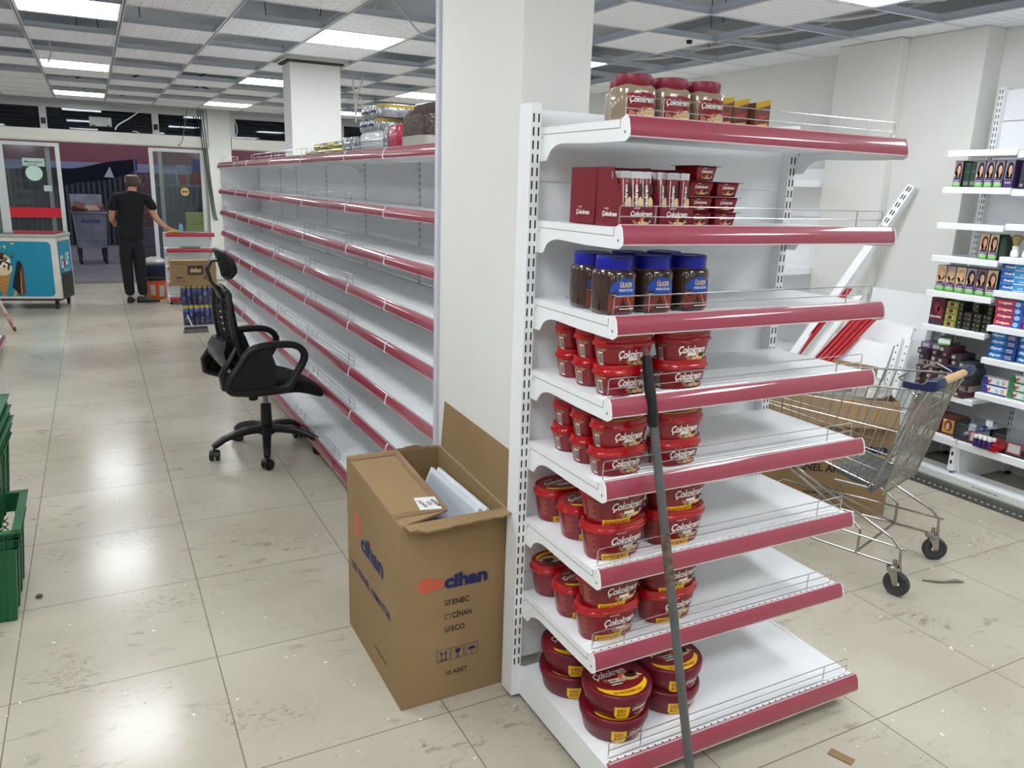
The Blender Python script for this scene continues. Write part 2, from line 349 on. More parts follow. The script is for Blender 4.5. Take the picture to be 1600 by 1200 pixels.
for ci in range(len(XL_)-1):
    for ri in range(len(YL_)-1):
        c, r = ci-XI0, ri-YI0
        x0, x1, y0, y1 = XL_[ci], XL_[ci+1], YL_[ri], YL_[ri+1]
        lit = (c in (-3, 0, 3, 6) and (r+1) % 5 == 0) or (c in (0, 6) and r == -9)  # last term: unseen extra panels near the camera, added to brighten the near shelving
        tile = (c+r) % 2 == 1 or c == 8 or r == 10 or (c == -1 and r >= 7)
        if c == 7 and r < 2: tile = False
        if lit:
            if proto_l is None:
                proto_l = thing('led_ceiling_panel', '', 'ceiling light')
                f = MB(); h = .28
                for (a0, a1, b0, b1) in ((-h, h, -h, -h+.012), (-h, h, h-.012, h), (-h, -h+.012, -h+.012, h-.012), (h-.012, h, -h+.012, h-.012)): f.box(a0, a1, b0, b1, .002, .012)
                f.build('frame', TBAR, proto_l, smooth=0)
                MB().box(-h+.012, h-.012, -h+.012, h-.012, .003, .011).build('diffuser', PANM, proto_l, smooth=0)
                MB().box(-h, h, -h, h, .0125, .03).build('housing', mat('panel_housing', (190, 192, 196), .5), proto_l, smooth=0)
                o = proto_l
            else: o = dup(proto_l)
            o.location = ((x0+x1)/2, (y0+y1)/2, ZC+.0005); o.scale = ((x1-x0-.02)/.56, (y1-y0-.02)/.56, 1)
            k = -2 if r == -9 else (r+1)//5
            dn = {-3: 'behind the camera', -2: 'behind the camera', -1: 'overhead at the near shelf', 0: 'halfway down the shop', 1: 'three quarters down the shop', 2: 'closest to the front doors'}[k]
            o['label'] = 'glowing square LED panel in the %s ceiling row, %s' % (colname(c), dn); o['group'] = 'LED ceiling panels'
        elif tile and not (1.0 < x0+.3 < 1.35 and 1.9 < y0+.3 < 2.6):
            if proto_t is None:
                o = MB().box(-.29, .29, -.29, .29, .002, .012).build('ceiling_tile', TILE, smooth=0); proto_t = tag(o, 'x', 'ceiling tile')
            else: o = dup(proto_t)
            o.location = ((x0+x1)/2, (y0+y1)/2, ZC); o.scale = ((x1-x0-.006)/.58, (y1-y0-.006)/.58, 1)
            o['label'] = 'square embossed white ceiling tile resting in the suspended grid'; o['group'] = 'embossed ceiling tiles'
# ---- front wall (header, transom windows, sliding door)
DG = glass_mat('door_glass', (238, 243, 243))
DKG = mat('dark_shutter_slats', (46, 52, 60), .45, var=.25, vscale=2, stretch=(1, 1, 14))
def bar(b, x0, x1, z0, z1, y0=YF-.03, y1=YF+.03, mi=None): b.box(x0, x1, y0, y1, z0, z1, mi)
ww = thing('x', None, None); bpy.data.objects.remove(ww)
b = MB(); bar(b, -4.6, 1.655, 2.49, 2.56); bar(b, 1.985, 4.8, 2.49, 2.56)
for x in (-4.1, -2.4, -.52, .93, 1.62, 2.02, 3.1, 3.75): bar(b, x-.045, x+.045, 2.19, 2.49)
b.box(-4.6, 4.8, YF-.02, YF+.02, 2.56, 3.0)
struct(b.build('wall_front', ALU, smooth=0))
struct(MB().box(-4.6, 1.655, YF+.012, YF+.02, 2.19, 2.49).build('window_1', glass_mat('transom_glass', (190, 196, 204)), smooth=0))
struct(MB().box(1.985, 4.8, YF+.012, YF+.02, 2.19, 2.49).build('window_2', MATS['transom_glass'], smooth=0))
o = MB(); o.box(-4.6, 4.8, YF+.22, YF+.26, 2.1, 2.7)
for k in range(7): o.box(-4.6, 4.8, YF+.205, YF+.22, 2.13+k*.075, 2.17+k*.075)
tag(o.build('roller_shutter', DKG, smooth=0), 'dark grey slatted roller shutter box behind the transom windows', 'shutter')
# header beam with rounded lower edge
pr = [(YF-.16, 2.19), (YF-.16, 2.05), (YF-.15, 2.03), (YF-.13, 2.02), (YF+.03, 2.02), (YF+.03, 2.19)]
struct(MB().prism(pr, 'x', -4.6, 1.64).build('trim_4', mat('cream_header_cover', (214, 214, 206), .4), smooth=40))
struct(MB().prism(pr, 'x', 1.99, 4.8).build('trim_5', MATS['cream_header_cover'], smooth=40))
for x in (-.52, .93): tag(MB().box(x-.03, x+.03, YF-.05, YF-.031, 2.26, 2.34).build('transom_latch', BLACKP, bevel=.004), 'small black latch on the %s transom window post' % ('left' if x < 0 else 'right'), 'latch', 'transom latches')
# sliding doors: four panels, the inner two slid open in front of the outer two
def door_panel(n, x0, x1, y, ledge):
    b = MB(); t = .055
    bar(b, x0, x0+t, .01, 2.0, y-.02, y+.02); bar(b, x1-t, x1, .01, 2.0, y-.02, y+.02); bar(b, x0+t, x1-t, 1.95, 2.0, y-.02, y+.02); bar(b, x0+t, x1-t, .01, .08, y-.02, y+.02)
    o = struct(b.build('door_%d' % n, ALU, smooth=0)); MB().box(x0+t, x1-t, y-.004, y+.004, .08, 1.95).build('glass_pane', DG, o, smooth=0)
    return o
d1 = door_panel(1, -1.10, -.36, YF-.09, 0); d2 = door_panel(2, -1.9, -1.10, YF-.09, 0); door_panel(3, -1.22, -.49, YF, 0)
d3 = door_panel(4, .80, 1.57, YF-.09, 0); door_panel(5, .93, 1.62, YF, 0)
MB().box(-1.045, -.415, YF-.098, YF-.0945, .96, 1.10).build('red_safety_stripe', mat('red_stripe', (186, 26, 40), .4), d1)
# stickers on the left door pane
dc = Decal(); dc.ell(-.70, 1.575, .105, .105, 0); dc.rect(-.83, -.56, 1.67, 1.78, 1); dc.text('Metropol', -.70, 1.732, .03, 2, w=.22, shear=.2); dc.text('İLETİŞİM', -.72, 1.69, .016, 2, w=.12); dc.rect(-.60, -.50, 1.33, 1.41, 1)
dc.build('window_sticker', [mat('pale_green_disc', (178, 205, 190), .5), mat('pale_green_card', (168, 190, 176), .5), INKB], flat((0, YF-.095, 0), (1, 0, 0), (0, 0, 1)), d1)
dc = Decal(); dc.ell(1.27, 1.37, .06, .06, 0, n=28); dc.ell(1.27, 1.37, .047, .047, 1, 2); dc.ell(1.27, 1.37, .038, .038, 0, 3); dc.rect(1.235, 1.305, 1.355, 1.385, 1, 4)
dc.build('round_sticker', [mat('yellow_sticker', (226, 196, 120), .5), mat('sticker_brown', (110, 70, 40), .5)], flat((0, YF-.095, 0), (1, 0, 0), (0, 0, 1)), d3)
struct(MB().box(-4.6, 4.8, 13.28, 13.5, -.05, .012).build('trim_6', mat('threshold_metal', (120, 118, 112), .4, .6), smooth=0))

# ================================================================ shelving
TZ = [1.738, 1.497, 1.284, 1.080, .865, .624, .379]
def upright_mb(u, zt, v0=0, w_=.03, d=.05, foot=True, slots=True, depth=.066):
    """post at u (centre), front face at v=v0, body behind it (v negative); local axes u,v,z"""
    b = MB(); b.box(u-w_/2, u+w_/2, v0-depth, v0, .02, zt, 0)
    z = .13
    while slots and z < zt-.03:
        for dx in (-.0075, .0075): b.box(u+dx-.0022, u+dx+.0022, v0-.0005, v0+.0006, z, z+.022, 1)
        # side slots as on punched steel posts
        z += .0345
    return b
def bracket_mb(u, T, depth, t=.0025, ch=.085, tip=.047):
    y1 = depth-.012
    pts = [(.001, T), (y1-.012, T+.001), (depth-.004, T+.011), (depth+.006, T+.001), (depth+.0125, T-.026), (depth+.012, T-.038), (depth-.002, T-tip), (depth*.62, T-tip), (depth*.30, T-tip+.004)]
    for k in range(1, 6):
        a = k/6*PI/2; pts.append((depth*.30-math.sin(a)*depth*.19, T-tip+.004-(1-math.cos(a))*(ch-tip)))
    pts += [(.035, T-ch), (.001, T-ch)]
    b = MB().prism(pts, 'x', u-t/2, u+t/2, 0); x = u-t/2-.0004
    b.box(x, x+.0004, .012, y1-.012, T-.0185, T-.017, 1); b.box(x, x+.0004, y1-.0135, y1-.012, T-.017, T+.002, 1); b.box(x, x+.0004, depth-.008, depth-.003, T-.030, T-.024, 1); b.box(x, x+.0004, .010, .013, T-.028, T-.023, 1)
    return b
def lip_mb(u0, u1, T, depth, drop=.034):
    # clear fronted price rail: slanted strip with rounded lower curl
    pts = [(depth-.018, T+.004), (depth-.006, T+.009), (depth+.004, T-.004), (depth+.010, T-drop+.008), (depth+.008, T-drop), (depth+.001, T-drop-.002), (depth-.004, T-drop+.006)]
    b = MB(); b.prism(pts, 'x', u0, u1, 0); b.box(u0, u1, depth+.002, depth+.0088, T-drop-.0035, T-drop-.0005, 1); b.box(u0, u1, depth-.008, depth-.005, T+.008, T+.0105, 1); return b
def tray_mb(u0, u1, T, depth, v0=.0):
    b = MB(); b.box(u0, u1, v0, depth-.012, T-.022, T, 0)
    for k in range(3): b.box(u0+.004, u1-.004, depth-.075+k*.018, depth-.072+k*.018, T, T+.0015, 0)
    n = int((u1-u0)/.025)
    for i in range(n): b.box(u0+.012+i*.025, u0+.017+i*.025, depth-.026, depth-.022, T, T+.0007, 1)
    return b
def guard_mb(u0, u1, T, depth, h=.052, r=.0016, n=6):
    b = MB(); v = depth-.032; a = u0+.018; c = u1-.018
    b.tube([(a, v, T+.006), (a, v, T+h-.005), (a+.005, v, T+h), (c-.005, v, T+h), (c, v, T+h-.005), (c, v, T+.006), (c-.005, v, T+.003), (a+.005, v, T+.003)], r, n, closed=True)
    b.tube([(a, v, T+h*.52), (c, v, T+h*.52)], r*.9, n)
    for u in (a+.105, c-.105): b.tube([(u, v, T+.002), (u, v, T+h)], r, n)
    return b
def bay(name, label, loc, rot, W, ztop, shelves, base, lip=LIPM, guards=None, right_post=True, left_post=True, group=None, panel_seams=(.35, .70, 1.07, 1.44), brk=(True, True), pu=.015, thick=False, body=WHITE, lipname='price_rail', back_depth=.05):
    t = thing(name, label, 'shelving unit', loc, group=group); t.matrix_world = Matrix.Translation(loc) @ rot
    if left_post: upright_mb(pu, ztop).build('upright', [body, SLOT], t, smooth=0)
    if right_post: upright_mb(W-.015, ztop).build('upright', [body, SLOT], t, smooth=0)
    b = MB(); zs = [.12]+list(panel_seams)+[ztop-.01]
    for a, c in zip(zs[:-1], zs[1:]): b.box(.001, W-.001, -back_depth, -back_depth+.012, a+.002, c-.002)
    b.build('back_panel', body, t, smooth=0)
    for i, (T, depth) in enumerate(shelves):
        s = tray_mb(.004, W-.004, T, depth).build('shelf', [body, SLOT], t, smooth=0)
        lip_mb(.004, W-.004, T, depth).build(lipname, [lip, CLIPW if lip == LIPM else lip], s, smooth=30)
        if brk[0]: (bracket_mb(.003, T, depth, .006) if thick else bracket_mb(.0015, T, depth)).build('bracket', [body, SEAM], s, smooth=0)
        if brk[1]: bracket_mb(W-.0015, T, depth).build('bracket', [body, SEAM], s, smooth=0)
        if guards is None or guards[i]: guard_mb(0, W, T, depth).build('wire_guard', WIRE, s)
    if base:
        T, depth = base
        s = tray_mb(.004, W-.004, T, depth).build('base_shelf', [body, SLOT], t, smooth=0)
        lip_mb(.004, W-.004, T, depth, .040).build(lipname, [lip, CLIPW if lip == LIPM else lip], s, smooth=30)
        pts = [(-.1, .02), (depth-.06, .02), (depth-.012, T-.045), (depth-.012, T-.002), (-.0, T+.004), (-.0, .07), (-.1, .07)]
        MB().prism(pts, 'x', 0, .011).build('base_side', body, t, smooth=0)
        MB().prism(pts, 'x', W-.011, W).build('base_side', body, t, smooth=0)
        if guards is None or guards[-1]: guard_mb(0, W, T, depth).build('wire_guard', WIRE, s)
        for u in (.022, W-.03):
            for v in (-.06, depth-.10): MB().lathe([(.020, 0), (.021, .008), (.010, .012), (.006, .016), (.006, .022)], 14, (u, v)).build('levelling_foot', BLACKP, t)
    return t
I4 = Matrix.Identity(4)
RX = Matrix.Rotation(PI, 4, 'Z') @ Matrix.Scale(-1, 4, (1, 0, 0))   # u=+X, v=-Y : mirror in y
RXm = Matrix(((1, 0, 0, 0), (0, -1, 0, 0), (0, 0, 1, 0), (0, 0, 0, 1)))
RY = Matrix(((0, -1, 0, 0), (-1, 0, 0, 0), (0, 0, 1, 0), (0, 0, 0, 1)))   # u=-Y, v=-X
bay('end_shelving_unit', 'white metal shelving unit holding the red tubs, in front of the column', (1.071, 1.90, 0), RXm, .95, 1.80,
    [(T, .39) for T in TZ], (.113, .495), panel_seams=(.42, .83, 1.22, 1.60), pu=-.014)
# long row of bays behind the column, facing the left aisle
edges = [8.55, 7.50, 6.86, 5.89, 4.95, 4.00, 3.39, 2.62]
LZ = [1.725, 1.477, 1.268, 1.063, .868, .620, .378]
names = ['farthest bay, beside the front checkout', 'second bay from the far end', 'third bay from the far end', 'fourth bay from the far end', 'bay right behind the office chair', 'narrow bay with the yellow packs on top', 'nearest bay, next to the column and brown carton']
gsel = [[1]*8, [0]*8, [1]*8, [1]*8, [1]*8, [1, 0, 0, 0, 0, 0, 0, 0], [0]*8]
gsel[4] = [1, 1, 1, 1, 1, 1, 1, 1]
for i in range(7):
    _bay = bay('shelving_bay', 'pink-railed bay of the long row, ' + names[i], (1.53, edges[i], 0), RY, edges[i]-edges[i+1], 1.74,
        [(T, .39) for T in LZ], (.10, .48), guards=gsel[i], right_post=(i == 6), group='bays of the long empty shelving row', panel_seams=(.35, .70, 1.07, 1.40), brk=(True, i == 6), thick=True, back_depth=.014)

    if i == 0: MB().box(-.004, .0, -.04, .375, .12, 1.72).build('end_panel', WHITE, _bay, smooth=0)
# ================================================================ goods on the near unit
def outline(a, b, n=2.0, k=48):
    """closed superellipse starting at the front centre (-y), running to +x; returns points and arc length table"""
    pts = []
    for i in range(k):
        t = -PI/2+2*PI*i/k; c, s_ = math.cos(t), math.sin(t)
        pts.append((math.copysign(abs(c)**(2/n), c)*a, math.copysign(abs(s_)**(2/n), s_)*b))
    return pts
def on_outline(pts):
    k = len(pts); L = [0]
    for i in range(k): L.append(L[-1]+math.dist(pts[i], pts[(i+1) % k]))
    def f(u, sc, off=0):
        q = u % L[-1]; i = 0
        while L[i+1] < q: i += 1
        t = (q-L[i])/(L[i+1]-L[i]); a, b = pts[i], pts[(i+1) % k]
        d = math.dist(a, b); nx, ny = (b[1]-a[1])/d, -(b[0]-a[0])/d
        a0, b0 = pts[i-1], pts[(i+2) % k]
        return ((a[0]+(b[0]-a[0])*t)*sc+nx*off, (a[1]+(b[1]-a[1])*t)*sc+ny*off)
    return f, L[-1]
def loft(b, pts, prof, mi=None):
    return b.rings([[(x*s_, y*s_, z) for x, y in pts] for z, s_ in prof], mi)
RED = mat('glossy_red_plastic', (172, 12, 22), .2, coat=.5)
DRED = mat('deep_red_plastic', (128, 8, 26), .28, coat=.4)
CRIM = mat('crimson_carton', (118, 18, 36), .38, coat=.2)
MROON = mat('maroon_lid', (108, 16, 36), .3)
YEL = mat('yellow_print', (240, 200, 20), .4)
WH = mat('white_print', (240, 238, 232), .45)
CHOC = mat('chocolate_print', (58, 30, 22), .4)
CREAM = mat('cream_print', (226, 196, 140), .45)
GRN = mat('green_print', (96, 140, 60), .45)
NUT = mat('nut_print', (190, 120, 96), .45)
REDT = mat('red_text', (170, 26, 40), .45)
GLOW = mat('warm_glow_print', (214, 104, 60), .45)
PALM = [WH, YEL, CHOC, CREAM, GRN, NUT, REDT, GLOW, DRED, MROON]
def choc_art(d, x, y, s, lay=2, nuts=True):
    """hazelnuts at the left, swirl of chocolate spread at the right"""
    d.ell(x+.9*s, y-.1*s, 1.3*s, .75*s, 7, lay); d.ell(x+1.0*s, y-.22*s, 1.0*s, .55*s, 3, lay+1)
    d.ell(x+1.25*s, y+.05*s, .8*s, .48*s, 2, lay+2); d.ell(x+1.45*s, y+.42*s, .42*s, .26*s, 2, lay+2, rot=.4); d.ell(x+.9*s, y-.42*s, .75*s, .2*s, 3, lay+2)
    d.poly([(x+1.75*s, y-.1*s), (x+2.25*s, y-.45*s), (x+2.35*s, y-.28*s), (x+1.85*s, y+.06*s)], 0, lay+3)
    if nuts:
        for dx, dy, m, r in ((-1.5, -.45, 5, .33), (-1.0, -.62, 4, .28), (-.55, -.5, 3, .27), (-.1, -.62, 0, .22), (-1.9, -.2, 5, .28)):
            d.ell(x+dx*s, y+dy*s, r*s, r*s*.9, m, lay+4, n=14)
            if m == 0: d.ell(x+dx*s, y+dy*s, r*s*.45, r*s*.45, 2, lay+5, n=10)
def logo(d, cx, cy, h, w, lay=7, brand=True, rot=.0):
    d.text('Çokokrem', cx, cy, h, 0, lay, w=w, shear=.25, bold=.03, rot=rot)
    if brand: d.text('ÜLKER', cx-w*.22, cy+h*1.05, h*.34, 0, lay, w=w*.28, shear=.1, bold=.01, rot=rot)
def barcode(d, x, y, w, h, lay=2):
    d.rect(x, x+w, y, y+h, 0, lay); q = x+w*.1
    for k in range(9):
        ww = w*(.035+.03*((k*7) % 3)); d.rect(q, q+ww, y+h*.12, y+h*.9, 2, lay+1); q += ww+w*.035
def small_text(d, x, y, w, h, rows, mi=3, lay=2):
    for r in range(rows):
        yy = y+h-(r+.5)*h/rows; d.rect(x, x+w*(.75+.25*((r*5) % 3)/2), yy-h/rows*.14, yy+h/rows*.14, mi, lay)
def make_tub(name, a, b, h, n, body_m, lid_m, kind):
    t = thing(name, 'x', 'tub'); pts = outline(a, b, n, 56); f, Lc = on_outline(pts)
    bt = .80 if kind != 'dev' else .84
    lh = .019 if kind != 'dev' else .022
    prof = [(0, bt-.03), (.003, bt), (h-lh-.002, .955), (h-lh+.002, .955)]
    loft(MB(), pts, prof).build('tub_body', body_m, t, smooth=50)
    lz = h-lh
    if kind == 'dev': lp = [(lz-.004, .95), (lz-.003, .985), (lz+.012, 1.0), (lz+.019, .985), (lz+.0215, .955), (lz+.0195, .94), (lz+.0192, .3)]
    else: lp = [(lz-.006, .965), (lz-.005, 1.0), (lz+.002, 1.0), (lz+.0035, .965), (lz+.011, .945), (lz+.0145, .955), (lz+.0185, .935), (lz+.0175, .90), (lz+.0165, .885), (lz+.0163, .3)]
    lid = loft(MB(), pts, lp).build('lid', lid_m, t, smooth=50)
    def fn(u, v, o):
        s_ = bt+(.955-bt)*v/(h-lh); x, y = f(u, s_, o); return (x, y, v)
    d = Decal(); hb = h-lh
    if kind != 'dev': d.rect(-.13, .085, .002, hb*.93, 8, 1)
    if kind == 'small':
        logo(d, .005, hb*.60, .020, .098); choc_art(d, .022, hb*.34, .019); d.rect(-.012, .020, hb*.30, hb*.42, 0, 8)
        barcode(d, -.108, .006, .018, .034); small_text(d, -.112, .042, .034, .012, 3); small_text(d, -.120, .006, .009, .034, 6)
    elif kind == 'avantaj':
        logo(d, .012, hb*.66, .022, .116); choc_art(d, .026, hb*.42, .021); d.rect(-.004, .034, hb*.36, hb*.46, 0, 8)
        d.rect(-.076, .024, .0015, .0195, 1, 6); d.text('AVANTAJ BOY', -.026, .0105, .0115, 6, 9, w=.088, bold=.03)
        small_text(d, -.125, .02, .030, hb*.62, 9, 5)
    else:
        d.rect(-.058, .062, .004, hb*.86, 9, 1); d.poly([(-.054, hb*.82), (-.008, hb*.82), (-.008, .012), (-.014, .004), (-.046, .004), (-.054, .014)], 1, 6)
        d.text('DEV', -.031, hb*.60, .0105, 6, 8, w=.028, bold=.02); d.rect(-.045, -.017, hb*.47, hb*.49, 6, 8); d.text('BOY', -.031, hb*.31, .0105, 6, 8, w=.028, bold=.02)
        logo(d, .028, hb*.66, .012, .052); choc_art(d, .040, hb*.34, .012)
    d.build('printed_label', PALM, fn, t, dx=.006, gap=.00018)
    # top print
    zt = (lz+.0163 if kind != 'dev' else lz+.0193); d = Decal(); k = a
    d.ell(0, 0, a*.86, b*.86, 8, 1, n=40)
    arc = [(math.cos(q)*a*.84, math.sin(q)*b*.84) for q in [PI+.45+(PI-.9)*i/16 for i in range(17)]]+[(math.cos(q)*a*.80, -b*.02+math.sin(q)*b*.56) for q in [2*PI-.35-(PI-.7)*i/16 for i in range(17)]]
    d.poly(arc, 1, 2)
    d.text('DEV EKONOMİK BOY' if kind == 'dev' else ('AVANTAJ BOY' if kind == 'avantaj' else 'SÜT ÇİKOLATA'), 0, -b*.70, b*.10, 6, 9, w=a*.9, bold=.02, arc=.22/a)
    logo(d, -a*.15, b*.22, b*.26, a*1.05, rot=.12); choc_art(d, a*.12, -b*.02, a*.27)
    for r in range(3): d.rect(-a*.32, a*.02, -b*(.08+.11*r)-b*.03, -b*(.08+.11*r)+b*.02, 0, 8)
    d.build('lid_print', PALM, lambda u, v, o: (u, v, zt+o), lid, gap=.00022)
    return t
ORD = ['top', 'second', 'third', 'fourth', 'fifth', 'sixth', 'seventh', 'bottom']
def place_stack(proto, what, shelf, z0, h, spots, group):
    """spots: (x, y, n, place, rz)"""
    first = not proto.get('used')
    for x, y, n, where, rz in spots:
        for k in range(n):
            jx, jy = random.uniform(-.002, .002), random.uniform(-.003, .003)
            if first: o = proto; first = False; proto['used'] = 1
            else: o = dup(proto)
            if 'used' in o: del o['used']
            o.location = (x+jx, y+jy, z0+k*h); o.rotation_euler = (0, 0, rz+random.uniform(-.03, .03))
            lv = '' if n == 1 else (', upper of two', ', lower of two')[1 if k == 0 else 0]
            o['label'] = '%s on the %s shelf, %s%s' % (what, ORD[shelf], where, lv); o['group'] = group
    return proto
T = TZ+[.113]
tubS = make_tub('spread_tub', .0845, .046, .079, 2.6, DRED, RED, 'small')
for si in (3, 4):
    place_stack(tubS, 'red tub', si, T[si]+.001, .0715, [(1.165, 1.594, 2, 'front left', 0), (1.350, 1.594, 2, 'front centre', 0), (1.17, 1.695, 2, 'middle of left row', .05), (1.175, 1.798, 2, 'back of left row', .02)], 'red spread tubs on the %s shelf' % ORD[si])
    tubS['used'] = 1
tubM = make_tub('large_spread_tub', .100, .063, .106, 2.3, DRED, RED, 'avantaj')
for si in (5, 6):
    place_stack(tubM, 'yellow-banded red tub', si, T[si]+.001, .0975, [(1.178, 1.611, 2, 'front left', 0), (1.388, 1.613, 2, 'front centre', 0)], 'yellow banded red tubs on the %s shelf' % ORD[si]); tubM['used'] = 1
    place_stack(tubM, 'yellow-banded red tub', si, T[si]+.001, .0975, [(1.185, 1.745, 1, 'alone in the middle of left row', .1), (1.185, 1.875, 1, 'back left corner', PI if si == 6 else .05)], 'yellow banded red tubs on the %s shelf' % ORD[si])
tubD = make_tub('giant_spread_tub', .099, .099, .076, 2.0, MROON, MROON, 'dev')
place_stack(tubD, 'giant round maroon tub', 7, .1135, .0755, [(1.185, 1.555, 2, 'front left', -.1), (1.175, 1.765, 2, 'behind front left', -.15), (1.395, 1.585, 2, 'front centre', -.05), (1.40, 1.80, 2, 'back centre', -.05)], 'giant round tubs on the bottom shelf')
for si in (): pass
# jars
def make_jar(name, a, h, n, body_m, lid_m, lid_h, kind):
    t = thing(name, 'x', 'jar'); pts = outline(a, a, n, 48); f, Lc = on_outline(pts); hb = h-lid_h
    prof = [(0, .86), (.004, .95), (.012, .98), (hb*.5, 1), (hb*.86, .995), (hb*.94, .93), (hb*.985, .82), (hb, .80)]
    loft(MB(), pts, prof).build('jar_body', body_m, t, smooth=60)
    b = MB(); k = 72; ring = lambda r, z, g: [(math.cos(2*PI*i/k)*(r-(g if i % 2 else 0)), math.sin(2*PI*i/k)*(r-(g if i % 2 else 0)), z) for i in range(k)]
    r = a*.93; b.rings([ring(r*.97, hb-.004, 0), ring(r, hb-.002, .0006), ring(r, h-.003, .0006), ring(r*.97, h, 0), ring(r*.88, h, 0), ring(r*.86, h-.001, 0)])
    b.build('screw_lid', lid_m, t, smooth=50)
    fn = lambda u, v, o: f(u, 1.0, o+.0003)+(v,)
    d = Decal()
    if kind == 'light':
        d.poly([(-.036, hb*.74), (.0, hb*.80), (.036, hb*.74), (.036, hb*.12), (-.036, hb*.12)], 8, 1); logo(d, .0, hb*.60, .0135, .062); choc_art(d, -.002, hb*.30, .0135)
        d.ell(.022, hb*.24, .016, .013, 3, 6); d.ell(-.024, hb*.2, .008, .007, 5, 7)
        d.build('printed_label', PALM, fn, t, dx=.005, gap=.0002)
    else:
        BL = mat('blue_label', (30, 74, 160), .4); BR = mat('rust_label', (128, 52, 40), .45)
        c = [(-.037, hb*.46)]+[(-.037+.074*i/14, hb*(.60+.20*math.sin(PI*i/14)**.7)) for i in range(15)]+[(.037, hb*.46)]+[(.037-.074*i/14, hb*(.46-.05*math.sin(PI*i/14))) for i in range(15)]
        d.rect(-.040, .038, hb*.08, hb*.48, 1, 1); d.poly(c, 0, 2); d.text('ÜLKER', .005, hb*.66, .0115, 3, 4, w=.036, bold=.03); d.text('FINDIK RÜYASI', .005, hb*.545, .0065, 2, 4, w=.040, bold=.01)
        d.poly([(-.018, hb*.1), (-.006, hb*.30), (-.002, hb*.42), (.002, hb*.30), (.018, hb*.1)], 4, 3); d.ell(-.027, hb*.44, .0085, .0085, 4, 5); d.text('LAKTOZSUZ', -.027, hb*.44, .003, 2, 6, w=.013); d.rect(-.012, .034, hb*.13, hb*.15, 2, 5); d.poly([(.022, hb*.1), (.008, hb*.40), (.011, hb*.40), (.030, hb*.1)], 5, 4)
        d.build('printed_label', [BL, BR, WH, CREAM, CHOC, NUT], fn, t, dx=.005, gap=.0002)
    return t
JARL = mat('milky_brown_jar', (150, 132, 108), .16, coat=.8, var=.12, vscale=14)
JARD = mat('dark_chocolate_jar', (62, 42, 34), .16, coat=.8, var=.2, vscale=14)
jl = make_jar('spread_jar', .0475, .106, 3.6, JARL, mat('burgundy_cap', (122, 18, 44), .4), .023, 'light')
row = ['first', 'second', 'third']
for j in range(2):
    for i in range(3):
        o = jl if (i, j) == (0, 0) else dup(jl)
        o.location = (1.150+i*.104+j*.058, 1.605+j*.105, T[0]+.001); o.rotation_euler = (0, 0, -.12+random.uniform(-.05, .05))
        o['label'] = 'brown jar with burgundy cap, %s from left in the %s row, top shelf' % (row[i], 'front' if j == 0 else 'rear'); o['group'] = 'burgundy capped jars'
jd = make_jar('hazelnut_jar', .0505, .142, 2.9, JARD, mat('blue_cap', (18, 28, 150), .35), .028, 'dark')
for j in range(2):
    for i in range(3):
        o = jd if (i, j) == (0, 0) else dup(jd)
        o.location = (1.133+i*.116+j*.005, 1.612+j*.108, T[2]+.001); o.rotation_euler = (0, 0, -.05+random.uniform(-.05, .05))
        o['label'] = 'dark chocolate jar with blue cap, %s from left in the %s row' % (row[i], 'front' if j == 0 else 'rear'); o['group'] = 'blue capped jars'
# gold topped bar boxes on the top shelf
GOLD = mat('gold_foil', (206, 168, 60), .25, .6); BRN = mat('brown_carton', (104, 60, 36), .45); FOIL = mat('gold_brown_wrapper', (170, 104, 60), .25, .4, var=.4, vscale=80)
def bar_box():
    t = thing('bar_display_box', 'x', 'box'); w_, dp, h = .050, .11, .072
    b = MB(); b.prism([(0, 0), (w_, 0), (w_, h+.012), (0, h)], 'y', 0, .002, 0); b.box(0, .0015, .002, dp, 0, h, 0); b.box(w_-.0015, w_, .002, dp, 0, h*.6, 0); b.box(0, w_, dp-.002, dp, 0, h+.012, 0); b.box(0, w_, 0, dp, 0, .002, 0)
    b.build('carton', BRN, t, smooth=0)
    d = Decal(); d.poly([(0, h), (w_, h+.012), (w_, h-.002), (w_*.3, h-.012), (0, h-.014)], 0, 1); d.text('Albeni', w_*.5, h*.56, .010, 1, 3, w=.032, bold=.03, shear=.2, rot=.12); d.poly([(.008, .010), (w_-.006, .013), (w_-.006, .024), (.008, .020)], 2, 2)
    d.build('front_print', [GOLD, mat('pink_red_text', (214, 60, 84), .4), mat('orange_bar_print', (222, 152, 70), .4)], flat((0, 0, 0), (1, 0, 0), (0, 0, 1)), t)
    d = Decal(); d.text('Albeni', dp*.45, h*.35, .010, 0, 2, w=.034, bold=.03, shear=.2); d.rect(.03, .07, .008, .014, 1, 2)
    d.build('side_print', [MATS['pink_red_text'], MATS['orange_bar_print']], flat((w_, 0, 0), (0, 1, 0), (0, 0, 1)), t)
    return t
bb = bar_box()
ORD7 = ['first', 'second', 'third', 'fourth', 'fifth', 'sixth', 'last']
wp = MB(); wp.box(-.014, .014, -.004, .004, 0, .062, 0)
for k in range(8): wp.box(-.014+k*.0036, -.0122+k*.0036, -.002, .002, .062, .067, 0)
wrapper = wp.build('chocolate_bar', FOIL, bevel=.002); used = False
